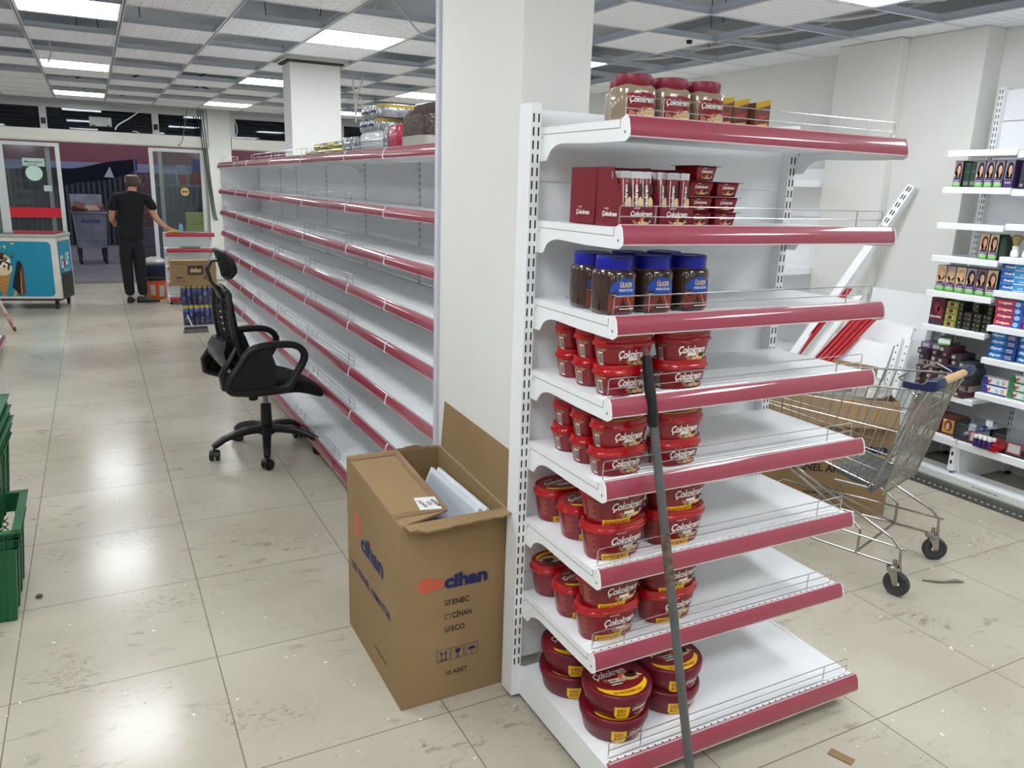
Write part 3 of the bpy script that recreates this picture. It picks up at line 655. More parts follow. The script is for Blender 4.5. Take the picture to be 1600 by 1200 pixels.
for i, (x, y) in enumerate(((1.408, 1.60), (1.461, 1.60), (1.521, 1.585))):
    o = bb if i == 0 else dup(bb); o.location = (x, y, T[0]+.001); o['label'] = 'small brown and gold chocolate bar box, %s of three on the top shelf' % ['leftmost', 'middle', 'rightmost'][i]; o['group'] = 'chocolate bar boxes'
    for k in range(7 if i == 2 else 4):
        q = wrapper if not used else dup(wrapper); used = True
        q.location = (x+.022, y+.018+k*.0125, T[0]+.004); q.rotation_euler = (0, 0, .06*((k % 3)-1)); tag(q, 'gold wrapped chocolate bar, %s from the front in the %s brown box' % (ORD7[k], ['leftmost', 'middle', 'rightmost'][i]), 'chocolate bar', 'wrapped bars in the brown boxes')
# red counter displays with sachets on the second shelf
def counter_display(full=False):
    t = thing('counter_display_box', 'x', 'box'); w_, dp, h = .104, .118, .140
    b = MB(); th = .0015
    b.box(0, w_, 0, th, 0, .048); b.box(0, w_, dp-th, dp, 0, h); b.box(0, w_, 0, dp, 0, th)
    for x in (0, w_-th): b.prism([(0, 0), (dp, 0), (dp, h), (0, h)] if full else [(0, 0), (dp, 0), (dp, h), (dp*.42, h), (0, .048)], 'x', x, x+th)
    b.build('carton', CRIM, t, smooth=0)
    d = Decal(); logo(d, w_*.5, .033, .0115, .064, lay=8); choc_art(d, w_*.52, .017, .0125)
    d.build('front_print', PALM, flat((0, 0, 0), (1, 0, 0), (0, 0, 1)), t)
    d = Decal(); logo(d, dp*.56, .030, .0115, .062)
    d.build('side_print', PALM, flat((0, dp, 0), (0, -1, 0), (0, 0, 1)), t)
    d.build('side_print', PALM, flat((w_, 0, 0), (0, 1, 0), (0, 0, 1)), t)
    return t
cd0 = counter_display()
def sachet():
    t = thing('spread_sachet', 'x', 'sachet'); w_, h = .030, .128
    prof = [(0, .0006), (.010, .0008), (.02, .004), (.06, .006), (.105, .004), (.114, .0008), (h, .0006)]
    R_ = [[(w_/2*sx, dy*sy, z) for sx, sy in ((-1, 0), (-.6, -1), (.6, -1), (1, 0), (.6, 1), (-.6, 1))] for z, dy in prof]
    b = MB(); b.rings(R_, 0); o = b.build('pouch', [DRED], t, smooth=50)
    b = MB(); b.box(-w_/2, w_/2, -.0012, .0012, .112, h+.001); b.build('silver_seal', mat('silver_foil', (216, 216, 220), .25, .7), t, smooth=0)
    d = Decal(); d.text('Çokokrem', -.004, .066, .0095, 0, 4, w=.062, bold=.03, rot=PI/2); d.ell(.008, .085, .006, .016, 2, 2); d.ell(.008, .055, .006, .014, 3, 2); d.rect(-.013, -.011, .02, .11, 0, 3)
    d.build('front_print', PALM, lambda u, v, o: (u, -.0066-o, v), t)
    return t
sc0 = sachet(); ns = 0
for i, (x, y, nm) in enumerate(((1.113, 1.562, 'front left'), (1.221, 1.562, 'front right'), (1.113, 1.682, 'rear left'))):
    o = cd0 if i == 0 else (dup(cd0) if i == 1 else counter_display(True)); o.location = (x, y, T[1]+.001); o['label'] = 'open red counter display carton of sachets, %s on the second shelf' % nm; o['group'] = 'red sachet displays'
    for k in range(9):
        rowi = k//3
        q = sc0 if ns == 0 else dup(sc0); ns += 1
        q.location = (x+.020+(k % 3)*.032, y+.016+rowi*.034+random.uniform(0, .003), T[1]+.003); q.rotation_euler = (random.uniform(-.08, .02), random.uniform(-.05, .05), random.uniform(-.25, .25))
        tag(q, 'silver-topped red sachet, %s of %s row, in the %s display carton' % (['left', 'centre', 'right'][k % 3], ['front', 'middle', 'rear'][rowi], nm), 'sachet', 'sachets in the red displays')
# small square cups
def cup():
    t = thing('square_spread_cup', 'x', 'tub'); b = MB()
    b.rings([[(x*s_, y*s_, z) for x, y in ((-1, -1), (1, -1), (1, 1), (-1, 1))] for z, s_ in ((0, .033), (.036, .039))]); b.build('cup_body', DRED, t, bevel=.003, smooth=0)
    MB().box(-.046, .046, -.046, .046, .0362, .0374).build('foil_lid', mat('dark_red_foil', (120, 26, 34), .3, .4), t, smooth=0)
    d = Decal(); logo(d, -.002, .024, .0075, .042, lay=8); choc_art(d, .0, .012, .009)
    d.build('front_print', PALM, lambda u, v, o: (u, -(.0332+.006*v/.036)-o-.0004, v), t)
    return t
c0 = cup(); k = 0
for x, y, n, nm in ((1.385, 1.645, 3, 'left'), (1.482, 1.655, 3, 'right'), (1.397, 1.65, 1, 'top')):
    for j in range(n):
        o = c0 if k == 0 else dup(c0); k += 1
        z = T[1]+.001+(j*.0385 if nm != 'top' else 3*.0385)
        o.location = (x, y, z); o.rotation_euler = (0, 0, random.uniform(-.06, .06)+(.12 if nm == 'top' else 0))
        o['label'] = ('square dark red spread cup, the single one topping the left stack' if nm == 'top' else 'square dark red spread cup, %s of the %s stack' % (['bottom', 'middle', 'third up'][j], nm)); o['group'] = 'square spread cups'
# broom handle leaning on the near unit
bt = thing('metal_pole', 'grey metal pole with black grip leaning against the near shelving unit', 'pole')
PA, PB = Vector((1.232, 1.235, 0)), Vector((1.192, 1.540, 1.205))
dd = (PB-PA).normalized(); pq = lambda s_: tuple(PA+dd*s_)
PL = (PB-PA).length
GP = mat('grey_painted_pole', (92, 94, 94), .45, var=.25, vscale=18)
b = MB(); b.tube([pq(0.004), pq(PL-.19)], .0115, 14); b.build('tube', GP, bt)
b = MB(); b.tube([pq(PL-.20), pq(PL-.19), pq(PL-.10), pq(PL-.035), pq(PL-.02)], [.0125, .0145, .0140, .0125, .0115], 14); b.build('grip', BLACKP, bt)
b = MB(); b.tube([pq(PL-.025), pq(PL-.012), pq(PL)], [.009, .0085, .004], 12); b.build('hanging_tip', mat('dusty_red_plastic', (120, 70, 74), .5), bt)
b = MB(); b.tube([pq(PL-.60), pq(PL-.47)], .0121, 14); b.build('rust_patch', mat('rusty_patch', (118, 104, 90), .8, var=.5, vscale=60, vcol=(70, 50, 42)), bt)
# torn cardboard slip on the floor, plastic strip
tag(MB().prism([(1.795, 1.225), (1.823, 1.235), (1.800, 1.30), (1.772, 1.29)], 'z', .001, .004).build('cardboard_scrap', CARD, smooth=0), 'small tan cardboard scrap on the floor by the near unit', 'scrap')
# ================================================================ carton of LED panels by the column
cx = thing('led_panel_carton', 'open brown cardboard carton printed cihan, standing beside the big white column', 'box')
X0, X1, Y0, Y1, ZB = .711, 1.057, 2.000, 2.556, .615
t_ = .005
b = MB(); b.mi = 0
def wallq(b, pts_out, th_vec):  # slab from 4 outer points
    q = [Vector(p)+Vector(th_vec) for p in pts_out]; vs = list(pts_out)+[tuple(p) for p in q]
    b.add(vs, [(0, 1, 2, 3), (7, 6, 5, 4), (0, 4, 5, 1), (1, 5, 6, 2), (2, 6, 7, 3), (3, 7, 4, 0)])
jag = random.Random(3)
b.box(X0, X1, Y0, Y1, .001, t_)
b.box(X0, X1, Y0, Y0+t_, t_, ZB); b.box(X0, X1, Y1-t_, Y1, t_, .645)
b.prism([(Y0+t_, t_), (Y1-t_, t_), (Y1-t_, .652), (Y0+t_, ZB)], 'x', X0, X0+t_); b.prism([(Y0+t_, t_), (Y1-t_, t_), (Y1-t_, .652), (Y0+t_, ZB)], 'x', X1-t_, X1)
b.build('carton_body', CARD, cx, smooth=0)
# raised right flap
b = MB(); b.prism([(Y0-.004, ZB), (Y1-.02, .652), (2.505, .832), (2.30, .822), (2.07, .812), (1.995, .808)], 'x', 1.059, 1.064); b.build('raised_flap', CARD, cx, smooth=0)
# front flap folded down over the front edge, ragged edge
pts = [(.715, ZB+.002), (1.052, ZB+.002)]; e = [(1.098, .012), (1.06, -.002)]; k = 16
top = [(X0+.012+(1.075-X0-.012)*i/k) for i in range(k+1)]
b = MB(); R1 = []; R2 = []
for i, x in enumerate(top):
    dy = -.068+jag.uniform(-.004, .004)+(.02 if i < 2 else 0)+(.012 if i > k-2 else 0)
    R1.append(((x+.0), Y0+.002, ZB+.003+.002*(i/k))); R2.append((x+(.022 if i > 3 else 0), Y0+dy, ZB+.006+.010*(i/k)+jag.uniform(-.002, .002)))
vs = R1+R2+[(x, y, z-.005) for x, y, z in R1]+[(x, y, z-.005) for x, y, z in R2]; n = k+1; fs = []
for i in range(k): fs += [(i, i+1, n+i+1, n+i), (2*n+i, 3*n+i, 3*n+i+1, 2*n+i+1), (n+i, n+i+1, 3*n+i+1, 3*n+i), (i, 2*n+i, 2*n+i+1, i+1)]
fs += [(0, n, 3*n, 2*n), (k, 2*n+k, 3*n+k, n+k)]
b.add(vs, fs); b.build('front_flap', CARD, cx, smooth=0)
b = MB(); n = 10; vs = []; 
for i in range(n+1):
    x = .885+(1.05-.885)*i/n; z = .645+jag.uniform(.0, .012)+(.014 if 2 < i < 6 else 0); vs += [(x, Y1-.004, .640), (x, Y1-.002, z), (x, Y1+.001, .640), (x, Y1+.002, z)]
fs = [];
for i in range(n): a, c = 4*i, 4*i+4; fs += [(a, a+1, c+1, c), (a+2, c+2, c+3, a+3), (a+1, a+3, c+3, c+1)]
b.add(vs, fs); b.build('torn_edge', CARD, cx, smooth=0)
# left flap closed over, with tape and a label
A_, B_, C_, D_ = Vector((X0, Y1, .653)), Vector((.893, Y1-.01, .657)), Vector((.878, Y0+.045, .6236)), Vector((X0+.004, Y0, ZB+.002))
b = MB(); b.add([tuple(p) for p in (A_, B_, C_, D_)]+[tuple(p-Vector((0, 0, .006))) for p in (A_, B_, C_, D_)], [(0, 1, 2, 3), (7, 6, 5, 4), (0, 4, 5, 1), (1, 5, 6, 2), (2, 6, 7, 3), (3, 7, 4, 0)]); fl = b.build('left_flap', CARD, cx, smooth=0)
U_ = (B_-A_).normalized(); V_ = (A_-D_).normalized(); fnl = lambda u, v, o: D_+U_*u+V_*v+Vector((0, 0, .0016+o))
Lf = (A_-D_).length; d = Decal(); d.rect(0, .18, Lf-.050, Lf-.020, 0, 1); d.rect(.0, .165, .052, .078, 0, 1); d.poly([(.145, .08), (.168, .06), (.181, Lf-.02), (.158, Lf-.02)], 0, 2)
d.poly([(.085, .075), (.150, .062), (.160, .148), (.096, .160)], 1, 3)
for i, s_ in enumerate(('DENİZLİ', 'ELK', 'MERSİN')): d.text(s_, .106+.020*i, .112-.003*i, .011, 2, 5, w=.052 if s_ != 'ELK' else .026, rot=PI/2+.15, bold=.02)
d.build('tape_and_label', [TAPE, mat('paper_label', (226, 226, 224), .5), INKB], fnl, fl)
# print on the two outer faces
def cihan_front(d, x, y, s_):
    for i in range(7): d.ell(x-.062*s_+i*.0075*s_, y+.006*s_, .026*s_*(1-i*.07), .026*s_*(1-i*.07), 1, 1+i, n=26)
    d.text('cihan', x+.070*s_, y+.010*s_, .044*s_, 0, 9, w=.145*s_, bold=.045)
d = Decal(); cihan_front(d, .142, .402, 1.0)
def tick(d, x, y, on):
    s_ = .018; w_ = .0016
    for r in ((x-s_/2, x+s_/2, y-s_/2, y-s_/2+w_), (x-s_/2, x+s_/2, y+s_/2-w_, y+s_/2), (x-s_/2, x-s_/2+w_, y-s_/2, y+s_/2), (x+s_/2-w_, x+s_/2, y-s_/2, y+s_/2)): d.rect(*r, 2, 3)
    if on: d.poly([(x-.006, y), (x-.003, y+.001), (x-.001, y-.004), (x+.012, y+.016), (x, y-.008)], 2, 4)
tick(d, .152, .338, 1); tick(d, .152, .290, 0); tick(d, .152, .246, 1)
d.text('ENEC', .196, .338, .019, 2, 3, w=.058, bold=.02); d.text('CİHAN', .200, .291, .019, 2, 3, w=.066, bold=.02); d.text('ECO', .188, .246, .019, 2, 3, w=.044, bold=.02)
for i in range(3):
    x0 = .118+i*.048; w_ = .0013
    for r in ((x0, x0+.044, .136, .136+w_), (x0, x0+.044, .178-w_, .178), (x0, x0+w_, .136, .178), (x0+.044-w_, x0+.044, .136, .178)): d.rect(*r, 0, 3)
    c_ = x0+.022
    if i == 0:
        for q in (-.007, .007): d.rect(c_+q-.0012, c_+q+.0012, .144, .166, 0, 4); d.poly([(c_+q-.005, .162), (c_+q+.005, .162), (c_+q, .172)], 0, 4)
        d.rect(c_-.014, c_+.014, .140, .1425, 0, 4)
    elif i == 1: d.poly([(c_-.009, .170), (c_+.009, .170), (c_+.007, .158), (c_, .153), (c_-.007, .158)], 0, 4); d.rect(c_-.0012, c_+.0012, .143, .154, 0, 4); d.rect(c_-.007, c_+.007, .141, .143, 0, 4)
    else: d.poly([(c_+.014*math.cos(PI*j/10), .156+.011*math.sin(PI*j/10)) for j in range(11)], 0, 4); d.rect(c_-.001, c_+.001, .142, .157, 0, 4)
d.text('10 ADET', .186, .092, .016, 2, 3, w=.072, bold=.02)
d.build('front_print', [INK, INKR, INKB], flat((X0, Y0, 0), (1, 0, 0), (0, 0, 1)), cx)
dl = Decal(); dl.ell(.120, .442, .034, .045, 1, 1, n=26)
dl.text('cihan', .280, .405, .060, 0, 3, w=.235, bold=.045); dl.text('LED PANEL ARMATÜR', .255, .272, .026, 0, 3, w=.42, bold=.025); dl.text('www.cihan', .36, .085, .012, 2, 3, w=.12)
dl.build('side_print', [INK, INKR, INKB], flat((X0, Y1, 0), (0, -1, 0), (0, 0, 1)), cx)
tag(cx, group=None)
for i in range(2):
    xo = i*.022; b = MB(); T0 = Vector((.985+xo, 2.445-i*.01, .612)); vv = Vector((.40, 0, .917)); uu = Vector((0, -1, 0)); nn = Vector((-.917, 0, .40))
    c4 = [T0, T0+uu*.40, T0+uu*.40-vv*.50, T0-vv*.50]; b.add([tuple(p) for p in c4]+[tuple(p-nn*.010) for p in c4], [(0, 1, 2, 3), (7, 6, 5, 4), (0, 4, 5, 1), (1, 5, 6, 2), (2, 6, 7, 3), (3, 7, 4, 0)])
    q = b.build('boxed_light_fitting', mat('panel_back_white', (226, 230, 236), .35), smooth=0)
    c5 = [T0+uu*.015-vv*.015+nn*.0006, T0+uu*.385-vv*.015+nn*.0006, T0+uu*.385-vv*.48+nn*.0006, T0+uu*.015-vv*.48+nn*.0006]
    MB().add([tuple(p) for p in c5], [(0, 1, 2, 3)]).build('diffuser_face', mat('panel_face_grey', (190, 197, 206), .3), q, smooth=0)
    tag(q, 'white LED panel leaning inside the cihan carton, %s' % ('the nearer to the left flap' if i == 0 else 'the one behind, by the raised flap'), 'light panel', 'LED panels in the carton')

# ================================================================ office chair
ch = thing('office_chair', 'black mesh office chair with headrest and armrests in front of the empty shelving row', 'chair', (.805, 4.61, 0), .09)
BM = mat('black_mesh_fabric', (14, 14, 16), .8); BF = mat('black_upholstery', (10, 10, 12), .85, bump=.3, bscale=300); BP = mat('satin_black_plastic', (20, 21, 23), .36)
for k in range(5):
    a = math.radians(182+72*k); c_, s_ = math.cos(a), math.sin(a); r = .315
    P = [(c_*q, s_*q, z) for q, z in ((.03, .150), (.10, .150), (.18, .140), (.25, .118), (.30, .088), (r, .078))]
    lg = MB().slabtube(P, [.030, .027, .024, .022, .020, .016], [.022, .020, .018, .016, .015, .012], (-s_, c_, 0)).build('base_leg', BP, ch, smooth=40)
    b = MB(); qx, qy = c_*(r-.008), s_*(r-.008)
    b.tube([(qx, qy, .056), (qx, qy, .080)], .008, 10)
    e = a+1.1+k; ux, uy = math.cos(e), math.sin(e)
    for sd in (-1, 1): b.tube([(qx-uy*.008*sd, qy+ux*.008*sd, .028), (qx-uy*.026*sd, qy+ux*.026*sd, .028)], .028, 18)
    b.slabtube([(qx+ux*math.cos(t)*.030, qy+uy*math.cos(t)*.030, .030+math.sin(t)*.030) for t in [PI*.02+PI*.8*j/8 for j in range(9)]], .024, .003, (-uy, ux, 0))
    b.build('caster', BLACKP, ch, smooth=40)
MB().lathe([(.045, .118), (.052, .125), (.050, .165), (.034, .176), (.030, .30), (.026, .302)], 24).build('column_sleeve', BP, ch)
MB().lathe([(.0145, .29), (.0145, .41)], 20).build('gas_lift', SILVER, ch)
b = MB(); b.box(-.11, .07, -.08, .08, .395, .425); b.tube([(-.075, -.02, .40), (-.075, -.02, .345)], [.026, .028], 16); b.tube([(-.075, -.02, .345), (-.075, -.02, .335)], [.028, .022], 16); b.build('tilt_mechanism', BLACKP, ch, bevel=.006)
def sup(a, b_, n, k=36): return [(math.copysign(abs(math.cos(2*PI*i/k))**(2/n), math.cos(2*PI*i/k))*a, math.copysign(abs(math.sin(2*PI*i/k))**(2/n), math.sin(2*PI*i/k))*b_) for i in range(k)]
# seat cushion: rings in z, drooping front
def drop(x): return -max(0, x-.02)**2*1.1
b = MB(); R_ = []
for z, sc in ((.418, .82), (.420, .93), (.436, 1.0), (.458, 1.0), (.478, .97), (.490, .86), (.494, .55)):
    R_.append([(.055+x*sc, y*sc, z+drop(.055+x*sc)+.0) for x, y in sup(.262, .245, 3.4)])
b.rings(R_); b.build('seat', BF, ch, smooth=60)
MB().rings([[(.02+x*s_, y*s_, z) for x, y in sup(.235, .225, 4)] for z, s_ in ((.402, .9), (.418, 1.0), (.424, 1.0))]).build('seat_shell', BP, ch, smooth=50)
# back frame
def backx(z): return -.155-.16*(z-.60)-.05*math.exp(-((z-.62)/.10)**2)*0 + .07*math.sin((z-.52)/.46*PI)*-.35
def bw(z): return .215-.045*((z-.56)/.42)**2
zs = [.555+.43*i/12 for i in range(13)]
for sd in (-1, 1):
    MB().slabtube([(backx(z)-.0, sd*bw(z), z) for z in zs], .016, .014, (0, 1, 0)).build('back_frame_rail', BP, ch, smooth=40)
b = MB(); b.slabtube([(backx(.985)-.004, y, .985+.018*math.cos(y/.17*PI/2)) for y in [-.168+.336*i/8 for i in range(9)]], .014, .014, (0, 0, 1)); b.slabtube([(backx(.56), y, .555) for y in (-.21, -.1, 0, .1, .21)], .018, .014, (0, 0, 1)); b.build('back_frame_rail', BP, ch, smooth=40)
b = MB()      # slats with open gaps
n = 13
for i in range(n):
    z0 = .572+i*.0325; zz = z0+.0225
    b.rings([[(backx(z)-.010*math.cos(y/bw(z)*PI/2)*1.0+dx, y, z) for z, dx in ((z0, 0), (zz, 0), (zz, .005), (z0, .005))] for y in [bw(z0)*(-1+2*j/8) for j in range(9)]])
b.build('slatted_backrest', BM, ch, smooth=30)
b = MB(); b.rings([[(backx(z)+.010+dx, y, z) for z, dx in ((.565, 0), (.975, 0), (.975, .004), (.565, .004))] for y in (-.17, -.09, 0, .09, .17)]); b.build('mesh_fabric', BF, ch, smooth=30)
b = MB()
for y in (-.055, .055): b.rings([[(backx(z)-.012+dx, y+dy, z) for dx, dy in ((0, -.012), (0, .012), (.006, .012), (.006, -.012))] for z in zs])
b.build('vertical_rib', BM, ch, smooth=30)
b = MB(); b.rings([[(backx(z)-.035-.055*math.sin(PI*(z-.50)/.22)+dx, y*1.0, z) for dx, y in ((0, -w_), (-.018, -w_*.7), (-.022, 0), (-.018, w_*.7), (0, w_), (.012, w_*.5), (.012, -w_*.5))] for z, w_ in ((.50, .16), (.54, .19), (.60, .20), (.66, .19), (.71, .15))]); b.build('lumbar_shell', mat('grey_glossy_plastic', (48, 50, 52), .25), ch, smooth=50)
for sd in (-1, 1):
    MB().slabtube([(-.06, sd*.19, .415), (-.18, sd*.235, .435), (-.285, sd*.235, .48), (-.29, sd*.225, .55), (-.235, sd*.215, .635), (-.20, sd*.212, .69)], [.030, .032, .032, .030, .022, .014], [.012, .014, .014, .013, .012, .010], (0, 1, 0)).build('back_support', BP, ch, smooth=50)
    y = sd*.272
    P = [(.045, .455), (.105, .53), (.150, .605), (.148, .655), (.105, .692), (.03, .704), (-.08, .700), (-.155, .672), (-.205, .60), (-.262, .520), (-.262, .470), (-.21, .452), (-.08, .450)]
    ar = MB(); N = len(P); cl = []
    for i in range(N):    # smooth closed loop
        p0, p1, p2, p3 = P[i-1], P[i], P[(i+1) % N], P[(i+2) % N]
        for t in (0, .25, .5, .75):
            q = [.5*((2*p1[j])+(-p0[j]+p2[j])*t+(2*p0[j]-5*p1[j]+4*p2[j]-p3[j])*t*t+(-p0[j]+3*p1[j]-3*p2[j]+p3[j])*t**3) for j in (0, 1)]; cl.append((q[0], y, q[1]))
    R_ = []
    M_ = len(cl)
    for i in range(M_):
        a_, c2 = Vector(cl[i-1]), Vector(cl[(i+1) % M_]); t = (c2-a_).normalized(); nn = Vector((t.z, 0, -t.x)); p = Vector(cl[i])
        R_.append([tuple(p+Vector((0, 1, 0))*.024*q1+nn*.018*q2) for q1, q2 in ((1, .4), (.6, 1), (-.6, 1), (-1, .4), (-1, -.4), (-.6, -1), (.6, -1), (1, -.4))])
    R_.append(R_[0]); ar.rings(R_, cap=False); ar.prism([(-.155, .672), (-.205, .60), (-.262, .52), (-.262, .47), (-.21, .452), (-.10, .45), (-.02, .47), (-.005, .58), (-.03, .655), (-.05, .70)], 'y', y-.012, y+.012)
    ar.build('armrest', BP, ch, smooth=50)
# headrest on a curved stem
b = MB(); b.slabtube([(-.20, 0, .90), (-.232, 0, .97), (-.272, 0, 1.04), (-.285, 0, 1.10), (-.262, 0, 1.145), (-.215, 0, 1.150)], [.05, .04, .03, .028, .03, .035], .009, (0, 1, 0)); b.build('headrest_stem', BP, ch, smooth=50)
b = MB(); R_ = []
for d_, s_ in ((-.020, .90), (-.012, .99), (0, 1.0), (.014, .93), (.020, .78), (.021, .3)):
    R_.append([(-.175+d_+.028*(1-(y/.15)**2)*-1-(z/.075)*.020, y*s_*1.0, 1.128+z*s_) for y, z in sup(.150, .075, 2.7)])
b.rings(R_); b.build('headrest', BM, ch, smooth=50)
b = MB(); R_ = []
for i in range(41):
    t = 2*PI*i/40; y, z = sup(.150, .075, 2.7, 40)[i % 40]; c = (-.182-.028*(1-(y/.15)**2)-(z/.075)*.020, y, 1.128+z); R_.append(c)
b.tube(R_[:-1], .011, 8, closed=True); b.build('headrest_rim', BP, ch, smooth=50)

# ================================================================ green crates
GC = mat('green_crate_plastic', (26, 98, 58), .42, var=.15, vscale=9, bump=.1, bscale=60)
def crate():
    t = thing('plastic_crate', 'x', 'crate'); w_, dp, h = .60, .40, .355; bt = .90
    b = MB(); b.box(-w_/2*bt, w_/2*bt, -dp/2*bt, dp/2*bt, 0, .006)
    T_ = lambda x, y, z: (x*(bt+(1-bt)*z/h), y*(bt+(1-bt)*z/h), z)
    def panel(ax, sgn, solid=True):
        L, D = (w_/2, dp/2) if ax == 'y' else (dp/2, w_/2)
        def P(u, v, o): p = (u, sgn*(D+o), v) if ax == 'y' else (sgn*(D+o), u, v); return T_(*p)
        def slab(u0, u1, v0, v1, o0, o1):
            vs = [P(u, v, o) for o in (o0, o1) for v in (v0, v1) for u in (u0, u1)]
            b.add(vs, [(0, 2, 3, 1), (4, 5, 7, 6), (0, 1, 5, 4), (2, 6, 7, 3), (0, 4, 6, 2), (1, 3, 7, 5)])
        zt = h-.075
        if solid: slab(-L, L, 0, zt, -.008, -.004)
        slab(-L, L, zt, zt+.012, -.006, 0)
        n = int(2*L/.026); m = int((zt-.03)/.026)
        for i in range(n):      # diamond lattice
            for j in range(m):
                u0 = -L+.03+i*.026; v0 = .02+j*.026
                if u0+.026 > L-.03: continue
                for fl in (0, 1):
                    ua, ub = (u0, u0+.026) if fl == 0 else (u0+.026, u0)
                    vs = [P(ua, v0, -.004), P(ua, v0+.005, -.004), P(ub, v0+.031, -.004), P(ub, v0+.026, -.004), P(ua, v0, .0), P(ua, v0+.005, .0), P(ub, v0+.031, .0), P(ub, v0+.026, .0)]
                    b.add(vs, [(0, 1, 2, 3), (7, 6, 5, 4), (0, 4, 5, 1), (1, 5, 6, 2), (2, 6, 7, 3), (3, 7, 4, 0)])
        for u in ([-L+.012, -L*.34, L*.34, L-.012]): slab(u-.014, u+.014, 0, zt, -.008, .004)
        # upper band with ledges and rim
        slab(-L, L, zt+.012, h-.006, -.004, .0)
        slab(-L-.012, L+.012, zt+.004, zt+.008, -.004, .014)
        slab(-L-.015, L+.015, h-.034, h-.030, -.002, .016)
        slab(-L-.018, L+.018, h-.006, h, -.008, .020)
        for i in range(9): u = -L+.03+i*(2*L-.06)/8; slab(u-.002, u+.002, zt+.008, h-.006, 0, .012)
    panel('x', 1); panel('x', -1); panel('y', -1); panel('y', 1, False)
    b.build('lattice_body', GC, t, smooth=0); return t
cr = crate(); cr.location = (-.645, 3.255, 0); cr.rotation_euler = (0, 0, .0)
tag(cr, 'green plastic crate on the floor carrying the other green crates, left edge', 'crate', 'stacked green crates')
for i, z in enumerate((.292, .332, .372)):
    dup(cr, (-.675-.003*i, 3.335+.012*i, z), -.03+.01*i, 'green plastic crate, %s of the three nested on the floor crate' % ['lowest', 'middle', 'topmost'][i], 'stacked green crates')
tag(MB().sphere((-.31, 3.22, .008), (.013, .010, .008), 9, 6).build('pebble', mat('brown_stone', (92, 82, 70), .8, var=.4, vscale=60)), 'small brown pebble on the floor beside the green crates', 'pebble')

# ================================================================ shopping cart
ct = thing('shopping_cart', 'chromed wire shopping cart with wooden handle right of the near shelving unit', 'shopping cart', (3.02, 1.93, 0), math.atan2(.30, .954))
CHR = mat('worn_chrome', (176, 174, 168), .24, 1, var=.2, vscale=25); RUB = mat('grey_rubber', (62, 62, 64), .7)
HW = .232
def L2(a, c, t): return tuple(a[i]+(c[i]-a[i])*t for i in range(3))
RT = lambda s_: (s_*.240, .02, .865); RBm = lambda s_: (s_*.175, .145, .415); FT = lambda s_: (s_*.175, .86, .775); FB = lambda s_: (s_*.135, .82, .545)
for s_ in (-1, 1):
    b = MB(); b.tube([RT(s_), FT(s_)], .0045, 8); b.tube([RBm(s_), FB(s_)], .004, 8)
    for t in (.22, .42, .66, .84): b.tube([L2(RT(s_), RBm(s_), t), L2(FT(s_), FB(s_), t)], .0026, 6)
    for i in range(19): t = i/18; b.tube([L2(RT(s_), FT(s_), t), L2(RBm(s_), FB(s_), t)], .0020 if i % 6 else .0038, 6)
    b.build('basket_side', CHR, ct)
b = MB()
for i in range(15): t = i/14; b.tube([L2(RBm(-1), RBm(1), t), L2(FB(-1), FB(1), t)], .0019, 6)
for i in range(22): t = i/21; b.tube([L2(RBm(-1), FB(-1), t), L2(RBm(1), FB(1), t)], .0019, 6)
b.build('basket_floor', CHR, ct)
b = MB()
for i in range(8): t = i/7; b.tube([L2(FT(-1), FT(1), t), L2(FB(-1), FB(1), t)], .002, 6)
for t in (0, .33, .66, 1): b.tube([L2(FT(-1), FB(-1), t), L2(FT(1), FB(1), t)], .003, 6)
b.build('basket_front', CHR, ct)
b = MB(); RTo = lambda s_: (s_*.228, .0, .855); RBo = lambda s_: (s_*.195, .10, .395)
b.tube([RTo(-1), RBo(-1), RBo(1), RTo(1)], .0045, 8, closed=True)
for i in range(1, 15): t = i/15; b.tube([L2(RTo(-1), RTo(1), t), L2(RBo(-1), RBo(1), t)], .0022, 6)
for t in (.2, .4, .6, .8): b.tube([L2(RTo(-1), RBo(-1), t), L2(RTo(1), RBo(1), t)], .0026, 6)
b.build('rear_gate', CHR, ct)
b = MB()    # folded child seat panel behind the gate
for i in range(8): u = -.15+.3*i/7; b.tube([(u, .055, .80), (u*.9, .13, .52)], .0024, 6)
for v, z in ((.055, .80), (.09, .66), (.13, .52)): b.tube([(-.16, v, z), (.16, v, z)], .003, 6)
b.tube([(-.20, .03, .83), (-.17, .07, .845), (.17, .07, .845), (.20, .03, .83)], .004, 8); b.build('seat_panel', CHR, ct)
b = MB()    # plastic tray at the basket rear bottom
b.add([(-.17, .15, .408), (.17, .15, .408), (.155, .32, .440), (-.155, .32, .440), (-.17, .15, .380), (.17, .15, .380), (.155, .32, .428), (-.155, .32, .428)], [(0, 1, 2, 3), (7, 6, 5, 4), (0, 4, 5, 1), (1, 5, 6, 2), (2, 6, 7, 3), (3, 7, 4, 0)]); b.build('rear_bumper_tray', mat('grey_cart_plastic', (96, 98, 104), .5), ct, smooth=0)
